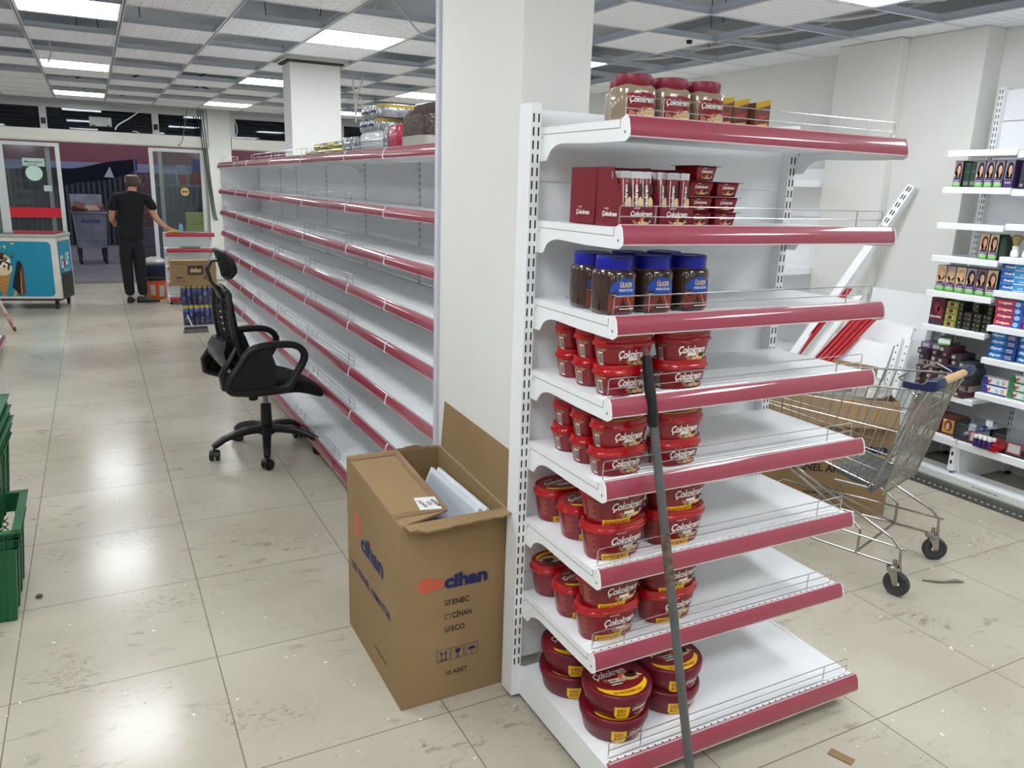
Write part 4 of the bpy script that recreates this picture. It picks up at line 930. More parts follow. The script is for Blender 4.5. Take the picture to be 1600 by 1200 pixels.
# handle: dark blue end brackets, wooden grip
b = MB(); b.tube([(-.15, -.035, .892), (-.10, -.035, .893), (.0, -.035, .893), (.16, -.035, .892)], [.0155, .0165, .0165, .0155], 16); b.build('wooden_grip', mat('light_wood_grip', (206, 170, 120), .45, var=.2, vscale=12, stretch=(1, 8, 8)), ct)
for s_ in (-1, 1):
    b = MB(); b.rings([[(s_*(x), y, z) for y, z in ((-.060+q, .895+q*.2), (-.045, .915-q*.3), (-.015, .912-q*.3), (.005+q*0, .885), (-.015, .868), (-.045, .872))] for x, q in ((.135, .012), (.15, 0), (.235, 0), (.245, .012))])
    b.rings([[(s_*(x+w_), y, z) for w_, z in ((-.006, .868), (.006, .868), (.006, .892), (-.006, .892))] for x, y in ((.238, -.02), (.240, .05), (.236, .075))]); b.build('handle_bracket', mat('navy_plastic', (24, 34, 78), .4), ct, smooth=40)
    b = MB(); b.tube([(s_*.236, -.02, .87), (s_*.238, .01, .80), (s_*.23, .05, .68), (s_*.215, .11, .52), (s_*.20, .16, .41), (s_*.20, .30, .405)], .0060, 10); b.tube([(s_*.238, .03, .868), (s_*.225, .10, .90), (s_*.20, .10, .90), (s_*.10, .11, .895)], .0045, 8); b.build('basket_support', CHR, ct)
# chassis
for s_ in (-1, 1):
    a = s_*HW
    b = MB()
    b.tube([(a, .0, .125), (a*.95, .30, .118), (a*.80, .78, .112)], .0060, 10)
    b.tube([(a+s_*.004, -.02, .130), (a+s_*.004, -.015, .20), (a+s_*.002, .02, .235), (a*.97, .42, .40), (a*.86, .47, .41), (a*.60, .47, .41)], .0065, 10)
    b.tube([(a*.93, .16, .125), (a*.93, .16, .225), (a*.92, .20, .255), (a*.85, .50, .395), (a*.70, .52, .405)], .0060, 10)
    b.tube([(a, -.035, .205), (a*.95, .30, .200), (a*.84, .70, .19), (a*.80, .76, .14)], .0050, 10)
    b.build('chassis_rail', CHR, ct)
b = MB(); b.tube([(-HW*.9, .42, .235), (0, .44, .24), (HW*.9, .42, .235)], .0055, 10); b.tube([(-HW, .16, .125), (HW, .16, .125)], .0055, 10); b.tube([(-HW*.8, .77, .112), (HW*.8, .77, .112)], .006, 10); b.build('cross_bar', CHR, ct); MB().tube([(HW*.93, .17, .13), (-HW*.6, .42, .35)], .005, 8).build('diagonal_bar', CHR, ct)
def caster(x, y, ang, r=.052):
    b = MB(); c_, s_ = math.cos(ang), math.sin(ang); ax = Vector((-s_, c_, 0)); f = Vector((c_, s_, 0)); C = Vector((x, y, r))+f*.018
    fk = MB(); fk.tube([(x, y, .128), (x, y, .150)], .008, 10); fk.lathe([(.024, .104), (.030, .110), (.029, .122), (.016, .128)], 20, (x, y))
    for sd in (-1, 1):
        p = [C+ax*.017*sd+Vector((0, 0, 0)), C+ax*.019*sd+Vector((0, 0, .03))-f*.006, Vector((x, y, .108))+ax*.022*sd]
        fk.slabtube([tuple(q) for q in p], [.011, .015, .022], .0018, tuple(f))
    fk.tube([tuple(C+ax*.024), tuple(C-ax*.024)], .005, 8)
    o = fk.build('caster_fork', CHR, ct)
    w_ = MB(); prof = [(.30, -.009), (.62, -.010), (.70, -.013), (.90, -.013), (1, -.008), (1, .008), (.90, .013), (.70, .013), (.62, .010), (.30, .009)]
    R_ = [];
    for j in range(28):
        a = 2*PI*j/28; e = f*math.cos(a)+Vector((0, 0, 1))*math.sin(a); R_.append([tuple(C+e*r*pr_+ax*o_) for pr_, o_ in prof])
    R_.append(R_[0]); w_.rings(R_, cap=False); w_.build('wheel', RUB, o, smooth=40)
caster(-.235, 0, -1.62); caster(.235, 0, -.95); caster(-.185, .77, -1.4); caster(.185, .77, -1.5)
# ================================================================ wall shelving on the right
WLIP = mat('white_price_rail', (236, 238, 240), .35)
WALLX = 4.72
LB = [1.863, 1.662, 1.463, 1.275, 1.072, .870, .485]
RB = [1.850, 1.655, 1.475, 1.300, 1.118, .925, .742, .540]
def lip_flat(u0, u1, T, depth, drop=.03):
    return MB().prism([(depth-.014, T), (depth, T+.004), (depth+.006, T-.002), (depth+.006, T-drop), (depth-.002, T-drop)], 'x', u0, u1, 0)
_l, _b = lip_mb, bracket_mb
lip_mb = lip_flat
def bracket_flat(u, T, depth): return MB().prism([(.001, T), (depth+.006, T+.002), (depth+.006, T-.03), (depth*.35, T-.05), (.05, T-.09), (.001, T-.09)], 'x', u-.0015, u+.0015)
bracket_mb = bracket_flat
bay('wall_shelving_bay', 'narrow white wall shelving bay holding the hair dye boxes beside the white pier', (WALLX, 2.975, 0), RY, .395, 2.235, [(T, .37) for T in LB], (.262, .46), lip=WLIP, guards=[0]*8, right_post=False, panel_seams=(.5, .9, 1.3, 1.7, 2.05), brk=(False, False))
bay('wall_shelving_bay', 'white wall shelving bay holding the toothpaste boxes at the right edge', (WALLX, 2.578, 0), RY, .95, 2.235, [(T, .37) for T in RB], (.262, .46), lip=WLIP, guards=[0]*9, panel_seams=(.5, .9, 1.3, 1.7, 2.05))
lip_mb, bracket_mb = _l, _b
# goods: yw = y at left (far) side; each box faces -x
def pbox(name, label, cat, group, y, x, z, wy, dx, h, side, prints=None, mats=None, rz=0):
    """box with its left front bottom corner at (x, y, z), running towards -y"""
    t = MB().box(0, dx, -wy, 0, 0, h).build(name, side, bevel=.0012, smooth=0); t.location = (x, y, z); t.rotation_euler = (0, 0, rz)
    if label: tag(t, label, cat, group)
    if prints:
        d = Decal(); prints(d, wy, h); d.build('front_print', mats, flat((0, 0, 0), (0, -1, 0), (0, 0, 1)), t, gap=.0003)
    return t
SKIN = mat('print_skin', (216, 168, 140), .5); PUR = mat('print_purple', (74, 50, 110), .5); GR2 = mat('print_green', (86, 160, 78), .5)
HAIRS = [mat('print_hair_%s' % n, c, .5) for n, c in (('black', (26, 20, 24)), ('blonde', (196, 160, 104)), ('auburn', (112, 56, 40)), ('brown', (70, 44, 34)))]
def dye_print(hair, style=0, back=0):
    def f(d, w_, h):
        d.rect(0, w_, 0, h, 5, 1)
        d.ell(w_*.55, h*.66, w_*.40, h*.26, 2, 2, n=22); d.rect(w_*.12, w_*.92, h*.32, h*.60, 2, 2); d.ell(w_*.60, h*.64, w_*.20, h*.17, 1, 3, n=18); d.rect(w_*.50, w_*.66, h*.40, h*.5, 1, 3)
        d.ell(w_*.54, h*.665, w_*.030, h*.012, 6, 4, n=8); d.ell(w_*.67, h*.665, w_*.030, h*.012, 6, 4, n=8); d.ell(w_*.605, h*.575, w_*.045, h*.010, 7, 4, n=8); d.poly([(w_*.60, h*.65), (w_*.62, h*.65), (w_*.63, h*.61), (w_*.59, h*.61)], 8, 4)
        if style == 0:
            d.ell(w_*.55, h*.26, w_*.44, h*.12, 3, 5, n=22); d.rect(0, w_, 0, h*.16, 4, 6); d.ell(w_*.5, h*.13, w_*.42, h*.07, 9, 7, n=18)
            d.text('naturals', w_*.52, h*.265, h*.035, 0, 8, w=w_*.62, bold=.03); d.rect(w_*.22, w_*.8, h*.185, h*.205, 0, 8)
            d.poly([(w_*.16, h*.36), (w_*.07, h*.43), (w_*.16, h*.54), (w_*.25, h*.43)], 10, 6)
        else:
            d.rect(0, w_, 0, h*.30, 3, 5); d.text('COLOR', w_*.5, h*.2, h*.05, 0, 8, w=w_*.7, bold=.03)
    return f
def dmats(hair, bg): return [WH, SKIN, HAIRS[hair], PUR, GR2, bg, CHOC, REDT, mat('print_skin_shade', (180, 128, 104), .5), mat('print_light_green', (150, 196, 130), .5), mat('print_gold', (222, 198, 110), .5)]
BG1 = mat('print_lilac_grey', (150, 140, 160), .5); BG2 = mat('print_tan', (200, 180, 150), .5); BG3 = mat('print_mauve', (120, 90, 110), .5)
XF = 4.385
hc = ['black', 'blonde', 'auburn', 'brown']
# shelf at 1.662
ys = [2.945, 2.815, 2.762, 2.709, 2.654]
for i, y in enumerate(ys):
    pbox('hair_dye_box', '%s hair dye box, %s from left on the upper product shelf' % (['dark-haired', 'black-haired', 'black-haired', 'black-haired', 'purple-based black-haired'][i], ['first', 'second', 'third', 'fourth', 'fifth'][i]), 'box', 'hair dye boxes', y, XF, 1.664, .047, .10, .148, MATS['print_purple'] if i == 4 else mat('dark_green_side', (46, 66, 54), .5), dye_print(0, 0 if i < 4 else 1), dmats(3 if i == 0 else 0, BG1))
for i, y in enumerate((2.892, 2.855)):
    pbox('hair_dye_box', 'dark green hair dye box turned side-on between the portraits, %s of two' % ['left', 'right'][i], 'box', 'side turned dye boxes', y, XF+.012, 1.664, .034, .10, .140, MATS['dark_green_side'], lambda d, w_, h: (d.rect(w_*.1, w_*.9, h*.1, h*.25, 0, 1), d.rect(w_*.1, w_*.9, h*.62, h*.64, 0, 1), d.rect(w_*.1, w_*.9, h*.9, h*.92, 0, 1)), [mat('print_sage', (110, 128, 104), .5)])
for i in range(7):
    pbox('dark_dye_box', 'charcoal dye box with pale label, %s in the row at the right edge' % ORD7[i], 'box', 'charcoal dye boxes', 2.570-i*.026, XF, 1.657, .0245, .10, .140, mat('charcoal_carton', (52, 50, 62), .5), lambda d, w_, h: (d.rect(w_*.15, w_*.85, h*.12, h*.22, 0, 1), d.rect(w_*.1, w_*.9, h*.4, h*.42, 1, 1), d.rect(w_*.1, w_*.9, h*.8, h*.82, 1, 1)), [BG1, mat('charcoal_line', (84, 82, 96), .5)])
# shelf at 1.275
for i, y in enumerate((2.722, 2.668)):
    pbox('hair_dye_box', '%s hair dye box of the pair below the two empty shelves' % ['left', 'right'][i], 'box', 'hair dye boxes', y, XF, 1.277, .047, .10, .140, MATS['dark_green_side'], dye_print(0), dmats(2 if i == 0 else 3, BG2))
pbox('hair_dye_box', 'plain dark green dye box beside the shaving brushes', 'box', 'side turned dye boxes', 2.617, XF+.01, 1.277, .030, .10, .130, MATS['dark_green_side'])
for i in range(3):
    t = thing('shaving_brush', 'white handled shaving brush with tan bristles, %s of three' % ['left', 'middle', 'right'][i], 'brush', (XF+.035, 2.545-i*.062, 1.302), group='shaving brushes')
    MB().lathe([(.016, 0), (.021, .006), (.020, .03), (.014, .04), (.017, .055), (.013, .060)], 20).build('handle', mat('white_glossy', (232, 230, 224), .2), t)
    MB().lathe([(.012, .058), (.018, .075), (.027, .105), (.026, .112), (.015, .118)], 20).build('bristles', mat('tan_bristle', (170, 152, 104), .9, var=.3, vscale=120), t)
# shelf at 1.072
for i in range(6):
    hh = [1, 1, 1, 0, 3, 2][i]
    pbox('hair_dye_box', '%s hair dye box, %s from left in the row of six' % (['blonde', 'pale blonde', 'golden blonde', 'black-haired', 'dark-haired', 'auburn'][i], ['first', 'second', 'third', 'fourth', 'fifth', 'last'][i]), 'box', 'hair dye boxes in the row of six', 2.950-i*.0605, XF, 1.074, .056, .10, .148, MATS['dark_green_side'], dye_print(0), dmats(hh, [BG2, BG1, BG2, BG1, BG3, BG2][i]))
# toothpaste stacks
def paste(kind, y, z, n, lab, cols=2, wy=.150, h=.036):
    sp = {'Oral-B': ((26, 84, 168), (58, 150, 214)), 'Colgate': ((196, 30, 44), (40, 90, 180)), 'Signal': ((18, 60, 130), (30, 120, 186)), 'ipana': ((230, 232, 236), (44, 60, 140)), 'ipana2': ((226, 232, 228), (60, 130, 80))}[kind]
    A = mat('paste_%s_a' % kind.lower().replace('-', ''), sp[0], .35, coat=.3); B = mat('paste_%s_b' % kind.lower().replace('-', ''), sp[1], .35, coat=.3)
    for k in range(n):
        def pr(d, w_, hh):
            if kind == 'Colgate': d.poly([(0, hh*.12), (w_*.62, hh*.12), (w_*.72, hh), (0, hh)], 0, 1); d.ell(w_*.8, hh*.5, w_*.10, hh*.36, 4, 2); d.text('Colgate', w_*.34, hh*.58, hh*.36, 2, 3, w=w_*.50, bold=.03, shear=.15)
            elif kind == 'Oral-B': d.rect(0, w_*.45, hh*.2, hh, 0, 1); d.text('Oral-B', w_*.30, hh*.58, hh*.36, 2, 3, w=w_*.36, bold=.04, shear=.15); d.text('1-2-3', w_*.76, hh*.55, hh*.28, 2, 3, w=w_*.16, bold=.03); d.rect(w_*.5, w_*.95, hh*.1, hh*.22, 2, 2)
            elif kind == 'Signal': d.ell(w_*.3, hh*.5, w_*.28, hh*.5, 1, 1); d.text('Signal', w_*.28, hh*.60, hh*.34, 2, 3, w=w_*.40, bold=.03, shear=.2); d.text('WHITE', w_*.76, hh*.62, hh*.2, 2, 3, w=w_*.24, bold=.02); d.text('SYSTEM', w_*.76, hh*.32, hh*.16, 2, 3, w=w_*.24, bold=.02)
            else: d.poly([(0, 0), (w_*.3, 0), (w_*.18, hh), (0, hh)], 1, 1); d.rect(0, w_, 0, hh*.2, 1, 2); d.text('nd', w_*.26, hh*.6, hh*.42, 3, 4, w=w_*.2, bold=.05, shear=.15); d.ell(w_*.62, hh*.5, w_*.07, hh*.25, 4, 2); d.ell(w_*.84, hh*.55, w_*.08, hh*.3, 5, 3)
        pbox('toothpaste_box', '%s, %s' % (lab, ['bottom of its stack', 'second up', 'third up', 'top of its stack'][k if k < n-1 else 3]), 'box', 'toothpaste boxes', y+random.uniform(-.003, .003), XF+random.uniform(-.004, .004), z+k*(h+.0004), wy, .05, h, B if kind in ('Colgate', 'Oral-B') else A, pr, [A, B, WH, REDT, mat('print_sky', (150, 196, 230), .5), SKIN])
paste('Oral-B', 2.575, 1.1205, 4, 'blue Oral-care toothpaste box near the joint'.replace('Oral-care', 'oral care')); paste('Oral-B', 2.420, 1.1205, 4, 'blue oral care toothpaste box at the frame edge')
paste('Colgate', 2.572, .9275, 4, 'red and blue toothpaste box near the joint'); paste('Colgate', 2.417, .9275, 3, 'red and blue toothpaste box at the frame edge')
paste('Signal', 2.570, .7445, 4, 'deep blue toothpaste box near the joint'); paste('Signal', 2.414, .7445, 4, 'deep blue toothpaste box at the frame edge')
paste('ipana', 2.570, .5425, 2, 'white and navy toothpaste box near the joint', wy=.14, h=.046); paste('ipana2', 2.424, .5425, 3, 'white and green toothpaste box at the frame edge', wy=.14, h=.044)
# shelf at .870: burgundy box, green boxes, dark mixed jars
BURG = mat('burgundy_carton', (92, 24, 44), .4)
pbox('large_dye_box', 'burgundy hair colour box with curls at the left end of its shelf', 'box', None, 2.955, XF, .872, .088, .10, .160, BURG, lambda d, w_, h: (d.ell(w_*.55, h*.6, w_*.42, h*.36, 1, 1), d.ell(w_*.45, h*.66, w_*.22, h*.2, 0, 2), d.ell(w_*.7, h*.5, w_*.2, h*.2, 0, 2), d.text('SOLUTION', w_*.45, h*.30, h*.07, 2, 3, w=w_*.75, bold=.03), d.rect(0, w_, 0, h*.14, 3, 3)), [mat('print_wine', (120, 40, 60), .5), mat('print_wine_dark', (70, 16, 34), .5), WH, MATS['charcoal_carton']])
for k in range(4):
    pbox('small_dye_box', 'green and gold flat dye box, %s in the stack beside the burgundy box' % ['bottom', 'second', 'third', 'top'][k], 'box', 'green and gold flat boxes', 2.860, XF+.002*k, .872+k*.038, .072, .10, .037, mat('lime_carton', (120, 140, 60), .5), lambda d, w_, h: (d.rect(w_*.15, w_*.8, h*.2, h*.8, 0, 1), d.ell(w_*.45, h*.5, w_*.2, h*.3, 1, 2)), [mat('print_orange_tan', (206, 150, 90), .5), HAIRS[3]])
for i in range(7):
    for k in range(2 if i % 3 else 3):
        pbox('dark_dye_box', 'small black dye box, %s column of the black group, %s' % (ORD7[i], ['lowest', 'second', 'third'][k]), 'box', 'small black dye boxes', 2.780-i*.028, XF+.01*(i % 2), .872+k*.052, .026, .09, .05, mat('black_carton', (30, 32, 28), .5), lambda d, w_, h: (d.ell(w_*.5, h*.7, w_*.12, w_*.12, 0, 1), d.rect(w_*.2, w_*.8, h*.1, h*.3, 1, 1)), [YEL, mat('print_dim_green', (70, 84, 66), .5)])
# big pile of flat boxes on the deep shelf (z .485)
rr = random.Random(11); pal = [(64, 44, 70), (70, 58, 52), (52, 44, 56), (80, 40, 44), (60, 60, 66), (150, 144, 130)]; cnt = 0
for col_ in range(5):
    nk = [7, 7, 8, 7, 6][col_]
    for k in range(nk):
        c = rr.choice(pal); m = mat('pile_carton_%d' % pal.index(c), c, .5)
        pbox('flat_dye_box', 'flat dye box in the big pile, %s column from left, %s layer from below' % (ORD7[col_], ['first', 'second', 'third', 'fourth', 'fifth', 'sixth', 'seventh', 'eighth'][k]), 'box', 'flat dye boxes in the big pile', 2.958-col_*.066+rr.uniform(-.006, .006), XF-.03+rr.uniform(-.02, .015), .4875+k*.0345, .062, .15, .034, m, lambda d, w_, h: (d.rect(w_*.1, w_*.42, h*.2, h*.75, 0, 1), d.rect(w_*.62, w_*.9, h*.2, h*.8, 1, 1)), [mat('print_label_grey', (176, 170, 158), .5), MATS['charcoal_carton']], rz=rr.uniform(-.07, .07))
t = pbox('flat_dye_box', 'white and green dye box lying on top of the pile, turned toward the aisle', 'box', None, 2.84, XF-.05, .7665, .062, .15, .034, mat('white_carton', (224, 224, 216), .5), lambda d, w_, h: d.rect(0, w_, 0, h*.3, 0, 1), [GR2], rz=.5)
MB().box(.06, .15, -.0625, .0002, -.0002, .0345).build('green_end', GR2, t, smooth=0)
for i in range(2):
    pbox('flat_dye_box', 'lilac topped dye box on top of the pile, %s' % ['far left', 'second from left'][i], 'box', None, 2.958-i*.07, XF-.03, .7300+.0005, .062, .15, .034, mat('lilac_carton', (110, 92, 122), .5), lambda d, w_, h: d.rect(w_*.15, w_*.8, h*.2, h*.8, 0, 1), [MATS['print_label_grey']], rz=.1-.1*i)
# bottom shelf left: two brown portrait boxes, red one, dark
for i, (y, bg, hr, lab) in enumerate(((2.800, BG3, 3, 'pink portrait'), (2.712, mat('print_amber', (206, 150, 80), .5), 2, 'amber portrait'))):
    pbox('portrait_dye_box', 'brown dye box with a %s on the bottom shelf' % lab, 'box', 'brown portrait boxes', y, 4.30, .264, .082, .12, .108, mat('dark_brown_carton', (80, 40, 32), .45), lambda d, w_, h, bg=bg: (d.rect(w_*.08, w_*.92, h*.12, h*.86, 5, 1), d.ell(w_*.5, h*.52, w_*.30, h*.30, 2, 2), d.ell(w_*.46, h*.48, w_*.14, h*.20, 1, 3), d.rect(w_*.1, w_*.3, h*.76, h*.82, 0, 4)), dmats(hr, bg))
pbox('red_dye_box', 'red box at the far left of the bottom shelf, half hidden by the cart', 'box', None, 2.925, 4.33, .264, .07, .12, .13, mat('rose_carton', (160, 60, 74), .45))
# bottom shelf right: clear bins, tubes, bottles, red packs
CLEAR = glass_mat('clear_plastic', (244, 247, 249))
def bin_(y, lab, wy=.20, dx=.16, h=.095):
    t = thing('clear_plastic_bin', lab, 'bin', (4.275, y, .264), group='clear plastic bins'); b = MB()
    b.box(0, .003, -wy, 0, 0, h); b.box(dx-.003, dx, -wy, 0, 0, h+.02); b.box(.003, dx-.003, -wy, -wy+.003, 0, h+.01); b.box(.003, dx-.003, -.003, 0, 0, h+.01); b.box(.003, dx-.003, -wy+.003, -.003, 0, .003); b.box(-.006, .003, -wy, 0, h, h+.004)
    b.build('bin_wall', CLEAR, t, smooth=0); d = Decal(); d.rect(wy*.45, wy*.85, h*.12, h*.78, 0, 1); d.rect(wy*.49, wy*.81, h*.2, h*.7, 1, 2); d.build('price_card', [mat('card_rim_red', (150, 60, 70), .5), mat('card_grey', (190, 188, 184), .5)], flat((-.001, 0, 0), (0, -1, 0), (0, 0, 1)), t)
    return t
bin_(2.615, 'clear plastic bin full of tubes, left one on the bottom shelf'); bin_(2.405, 'clear plastic bin behind the white bottles at the right edge')
cols = [((40, 60, 130), 'navy'), ((230, 232, 236), 'white'), ((20, 120, 90), 'green'), ((200, 204, 210), 'silver'), ((46, 80, 170), 'blue'), ((226, 226, 222), 'pale'), ((50, 56, 110), 'dark blue'), ((210, 214, 220), 'grey')]
for i, (c, nm) in enumerate(cols):
    b = MB(); L_ = .13; b.rings([[(s_, v*w_, .010+q*t_) for v, q in ((-1, 0), (0, 1), (1, 0), (0, -1))] for s_, w_, t_ in ((0, .010, .010), (.02, .017, .012), (.09, .018, .007), (L_, .019, .001))])
    o = b.build('toothpaste_tube', mat('tube_%s' % nm.replace(' ', '_'), c, .35, coat=.3), smooth=50)
    o.location = (4.300+.012*(i % 3), 2.595-i*.021, .276+.013*i); o.rotation_euler = (0, -.12+.05*(i % 3), .35*((i % 4)-1.5)); tag(o, '%s plastic tube lying in the heap in the left clear bin' % nm, 'tube', 'tubes in the clear bin')
for i in range(8):
    t = thing('white_capped_bottle', 'white-capped purple bottle, %s from left in the %s row, right edge' % (['first', 'second', 'third', 'fourth'][i % 4], 'front' if i < 4 else 'back'), 'bottle', (4.245+(i//4)*.024-.0, 2.470-(i % 4)*.026-(i//4)*.008, .268), group='white capped bottles')
    MB().lathe([(.010, 0), (.0115, .003), (.0115, .045), (.007, .052)], 14).build('bottle_body', mat('purple_bottle', (60, 40, 100), .35), t)
    MB().lathe([(.0105, .048), (.011, .052), (.011, .064), (.009, .067)], 14).build('cap', MATS['white_glossy'], t)
for i in range(3):
    o = MB(); o.rings([[(x, y*w_, z+q*.004) for y, q in ((-1, 0), (-.5, 1), (.5, 1), (1, 0), (.5, -1), (-.5, -1))] for x, z, w_ in ((0, 0, .03), (.05, .006, .034), (.11, .0, .032))])
    q = o.build('red_refill_pack', mat('red_foil_pack', (176, 30, 44), .25, .3), smooth=50); q.location = (4.235+.01*i, 2.37-.012*i, .270+i*.012); q.rotation_euler = (.1*i, -.25, .3*i); tag(q, 'crumpled red foil pack, %s in the heap beside the white capped bottles' % ['lowest', 'middle', 'top'][i], 'pack', 'red foil packs')
# foot beam and floor profiles below the wall shelving
bf = thing('support_foot_beam', 'white slotted foot beam with a grey cone foot under the wall shelving joint', 'foot beam', (4.27, 2.60, 0))
b = MB(); b.box(0, .45, -.015, .015, .075, .215, 0); [b.box(-.0006, .002, -.006, .006, z, z+.022, 1) for z in (.115, .165)]; b.build('beam', [WHITE, SLOT], bf, smooth=0)
MB().lathe([(.032, 0), (.034, .006), (.010, .035), (.008, .075)], 18, (.02, 0)).build('cone_foot', mat('dark_grey_foot', (70, 68, 66), .6), bf)
for i in range(6): pass
o = MB().box(4.10, 4.145, 1.2, 3.35, .001, .045, 0)
for i in range(52): o.box(4.0995, 4.1000, 1.4+i*.034, 1.414+i*.034, .020, .026, 1); 
tag(o.build('steel_profile', [mat('dark_steel_profile', (96, 96, 96), .45, .4), mat('punch_white', (210, 210, 210), .5)], smooth=0), 'dark grey punched steel profile lying on the floor along the wall shelving', 'profile')
o = MB().box(4.155, 4.235, 1.2, 3.30, .001, .050).build('boxed_profile', mat('grey_wrap', (188, 188, 180), .5), smooth=0); tag(o, 'light grey wrapped profile printed dynamic, lying behind the dark steel profile', 'profile')
d = Decal(); d.text('dynamic.it', 0, 0, .022, 0, 1, w=.15, bold=.03); d.build('wrap_print', [INKB], flat((4.192, 2.34, .0502), (0, 1, 0), (-1, 0, 0)), o)
tag(MB().box(4.245, 4.40, 1.2, 3.2, .001, .058).build('white_shelf_panel', WHITE, smooth=0, bevel=.003), 'long white shelf panel lying on the floor under the wall shelving', 'panel')
# ---- shelf parts stacked against the pier
def leaning_panel(name, label, P, U, V, w_, h, th, m, cat='panel', group='stacked shelf panels', extra=None):
    U, V = Vector(U).normalized(), Vector(V).normalized(); V = (V-U*V.dot(U)).normalized(); N = U.cross(V); P = Vector(P)
    c = [P, P+U*w_, P+U*w_+V*h, P+V*h]
    b = MB(); b.add([tuple(p) for p in c]+[tuple(p+N*th) for p in c], [(3, 2, 1, 0), (4, 5, 6, 7), (0, 1, 5, 4), (1, 2, 6, 5), (2, 3, 7, 6), (3, 0, 4, 7)])
    # folded lip along the top
    c = [P+V*(h-.012)-N*.014, P+U*w_+V*(h-.012)-N*.014, P+U*w_+V*h-N*.014, P+V*h-N*.014]
    b.add([tuple(p) for p in c]+[tuple(p+N*.014) for p in c], [(3, 2, 1, 0), (4, 5, 6, 7), (0, 1, 5, 4), (1, 2, 6, 5), (2, 3, 7, 6), (3, 0, 4, 7)])
    o = b.build(name, m, smooth=0); return tag(o, label, cat, group)
# u runs towards -y (to the right in view), v leans up towards the wall
for i in range(4):
    leaning_panel('back_panel_sheet', 'white steel panel leaning on the pier, %s of the tall stack' % ['outermost', 'second', 'third', 'innermost'][i], (4.30+i*.045, 3.50, .002), (0, -1, 0), (.30-.055*i, 0, 1), .52+.015*i, 1.0+.008*i, .010, WHITE)
leaning_panel('shelf_tray', 'white shelf tray with grey top edge leaning in front of the tall panels', (4.13, 3.52, .002), (0, -1, 0), (.26, 0, .9), .50, .86, .016, WHITE)
leaning_panel('shelf_tray', 'white shelf tray leaning lower, behind the cardboard sheet', (4.00, 3.50, .002), (0, -1, 0), (.25, 0, .8), .47, .76, .022, WHITE)
for i in range(2):
    b = MB(); b.obox((0, 0, 0), (.028, .03, .80)); 
    for k in range(18): b.obox((-.0145, 0, -.36+k*.042), (.001, .006, .010), mi=1)
    o = b.build('slotted_post', [WHITE, SLOT], smooth=0); o.location = (4.115+.02*i, 2.985-.045*i, .395); o.rotation_euler = (0, .22, 0); tag(o, 'short white punched post leaning at the right end of the stack, %s' % ['left one', 'right one'][i], 'post', 'short punched posts')
o = MB(); o.obox((0, 0, 0), (.035, .035, 1.0)); o.obox((.02, -.03, 0), (.01, .03, 1.0)); q = o.build('grey_profile', mat('matte_grey_profile', (190, 192, 196), .4), smooth=0); q.location = (4.42, 2.985-.015, .5); q.rotation_euler = (0, .10, 0); tag(q, 'grey metal profile standing between the panel stack and wall shelving', 'profile')
# red rails and a white rail leaning left of the stack
RR = mat('bright_red_rail', (176, 20, 36), .3, coat=.4)
def rail(name, label, a, c, m, w_=.04, grp=None):
    b = MB(); b.slabtube([a, L2(a, c, .5), c], w_/2, .006, (0, 1, 0)); b.slabtube([(a[0]-.008, a[1]+w_*.5, a[2]), (c[0]-.008, c[1]+w_*.5, c[2])], .008, .004, (1, 0, 0)); return tag(b.build(name, m, smooth=40), label, 'rail', grp)
rail('red_rail', 'single red price rail leaning left of the white rail', (4.10, 3.80, .35), (4.30, 3.47, 1.02), RR, .035, 'loose red rails')
rail('white_rail', 'white rail leaning between the red rails', (4.07, 3.66, .35), (4.28, 3.38, .99), WHITE, .055)
for i in range(4): rail('red_rail', 'red price rail in the leaning bundle, %s' % ['leftmost', 'second', 'third', 'rightmost'][i], (4.02+.01*i, 3.56-.028*i, .40), (4.22+.01*i, 3.30-.034*i, .885+.006*(i % 2)), RR, .034, 'loose red rails')
# tall leaning slotted post against the pier
pa, pb_ = Vector((4.22, 3.66, .72)), Vector((4.60, 3.36, 1.69))
pa, pb_ = Vector((4.15, 3.72, .55)), Vector((4.595, 3.345, 1.672))
dv = (pb_-pa).normalized(); pa = pa-dv*(pa.z/dv.z)+Vector((0, 0, .002)); sd = dv.cross(Vector((1, 0, 0))).normalized(); nn = dv.cross(sd).normalized()
if nn.x > 0: nn = -nn
b = MB(); R_ = [[tuple(p+sd*q1*.028+nn*q2*.02) for q1, q2 in ((-1, -1), (1, -1), (1, 1), (-1, 1))] for p in (pa, pb_)]; b.rings(R_)
for k in range(6):
    for o_ in (-.009, .009):
        c0_ = pb_-dv*(.03+k*.055)+sd*o_+nn*.0206; b.add([tuple(c0_+sd*x+dv*y) for x, y in ((-.004, -.015), (.004, -.015), (.004, .015), (-.004, .015))], [(0, 1, 2, 3)], 1)
b.keep = True
tag(b.build('leaning_post', [WHITE, SLOT], smooth=0), 'tall white slotted post leaning diagonally against the wall pier', 'post')
# ---- second open carton behind the cart
bx = thing('led_panel_carton', 'open cardboard carton printed LED PANEL standing behind the shopping cart', 'box', (3.472, 2.415, 0), math.atan2(.62, -.79)+PI)
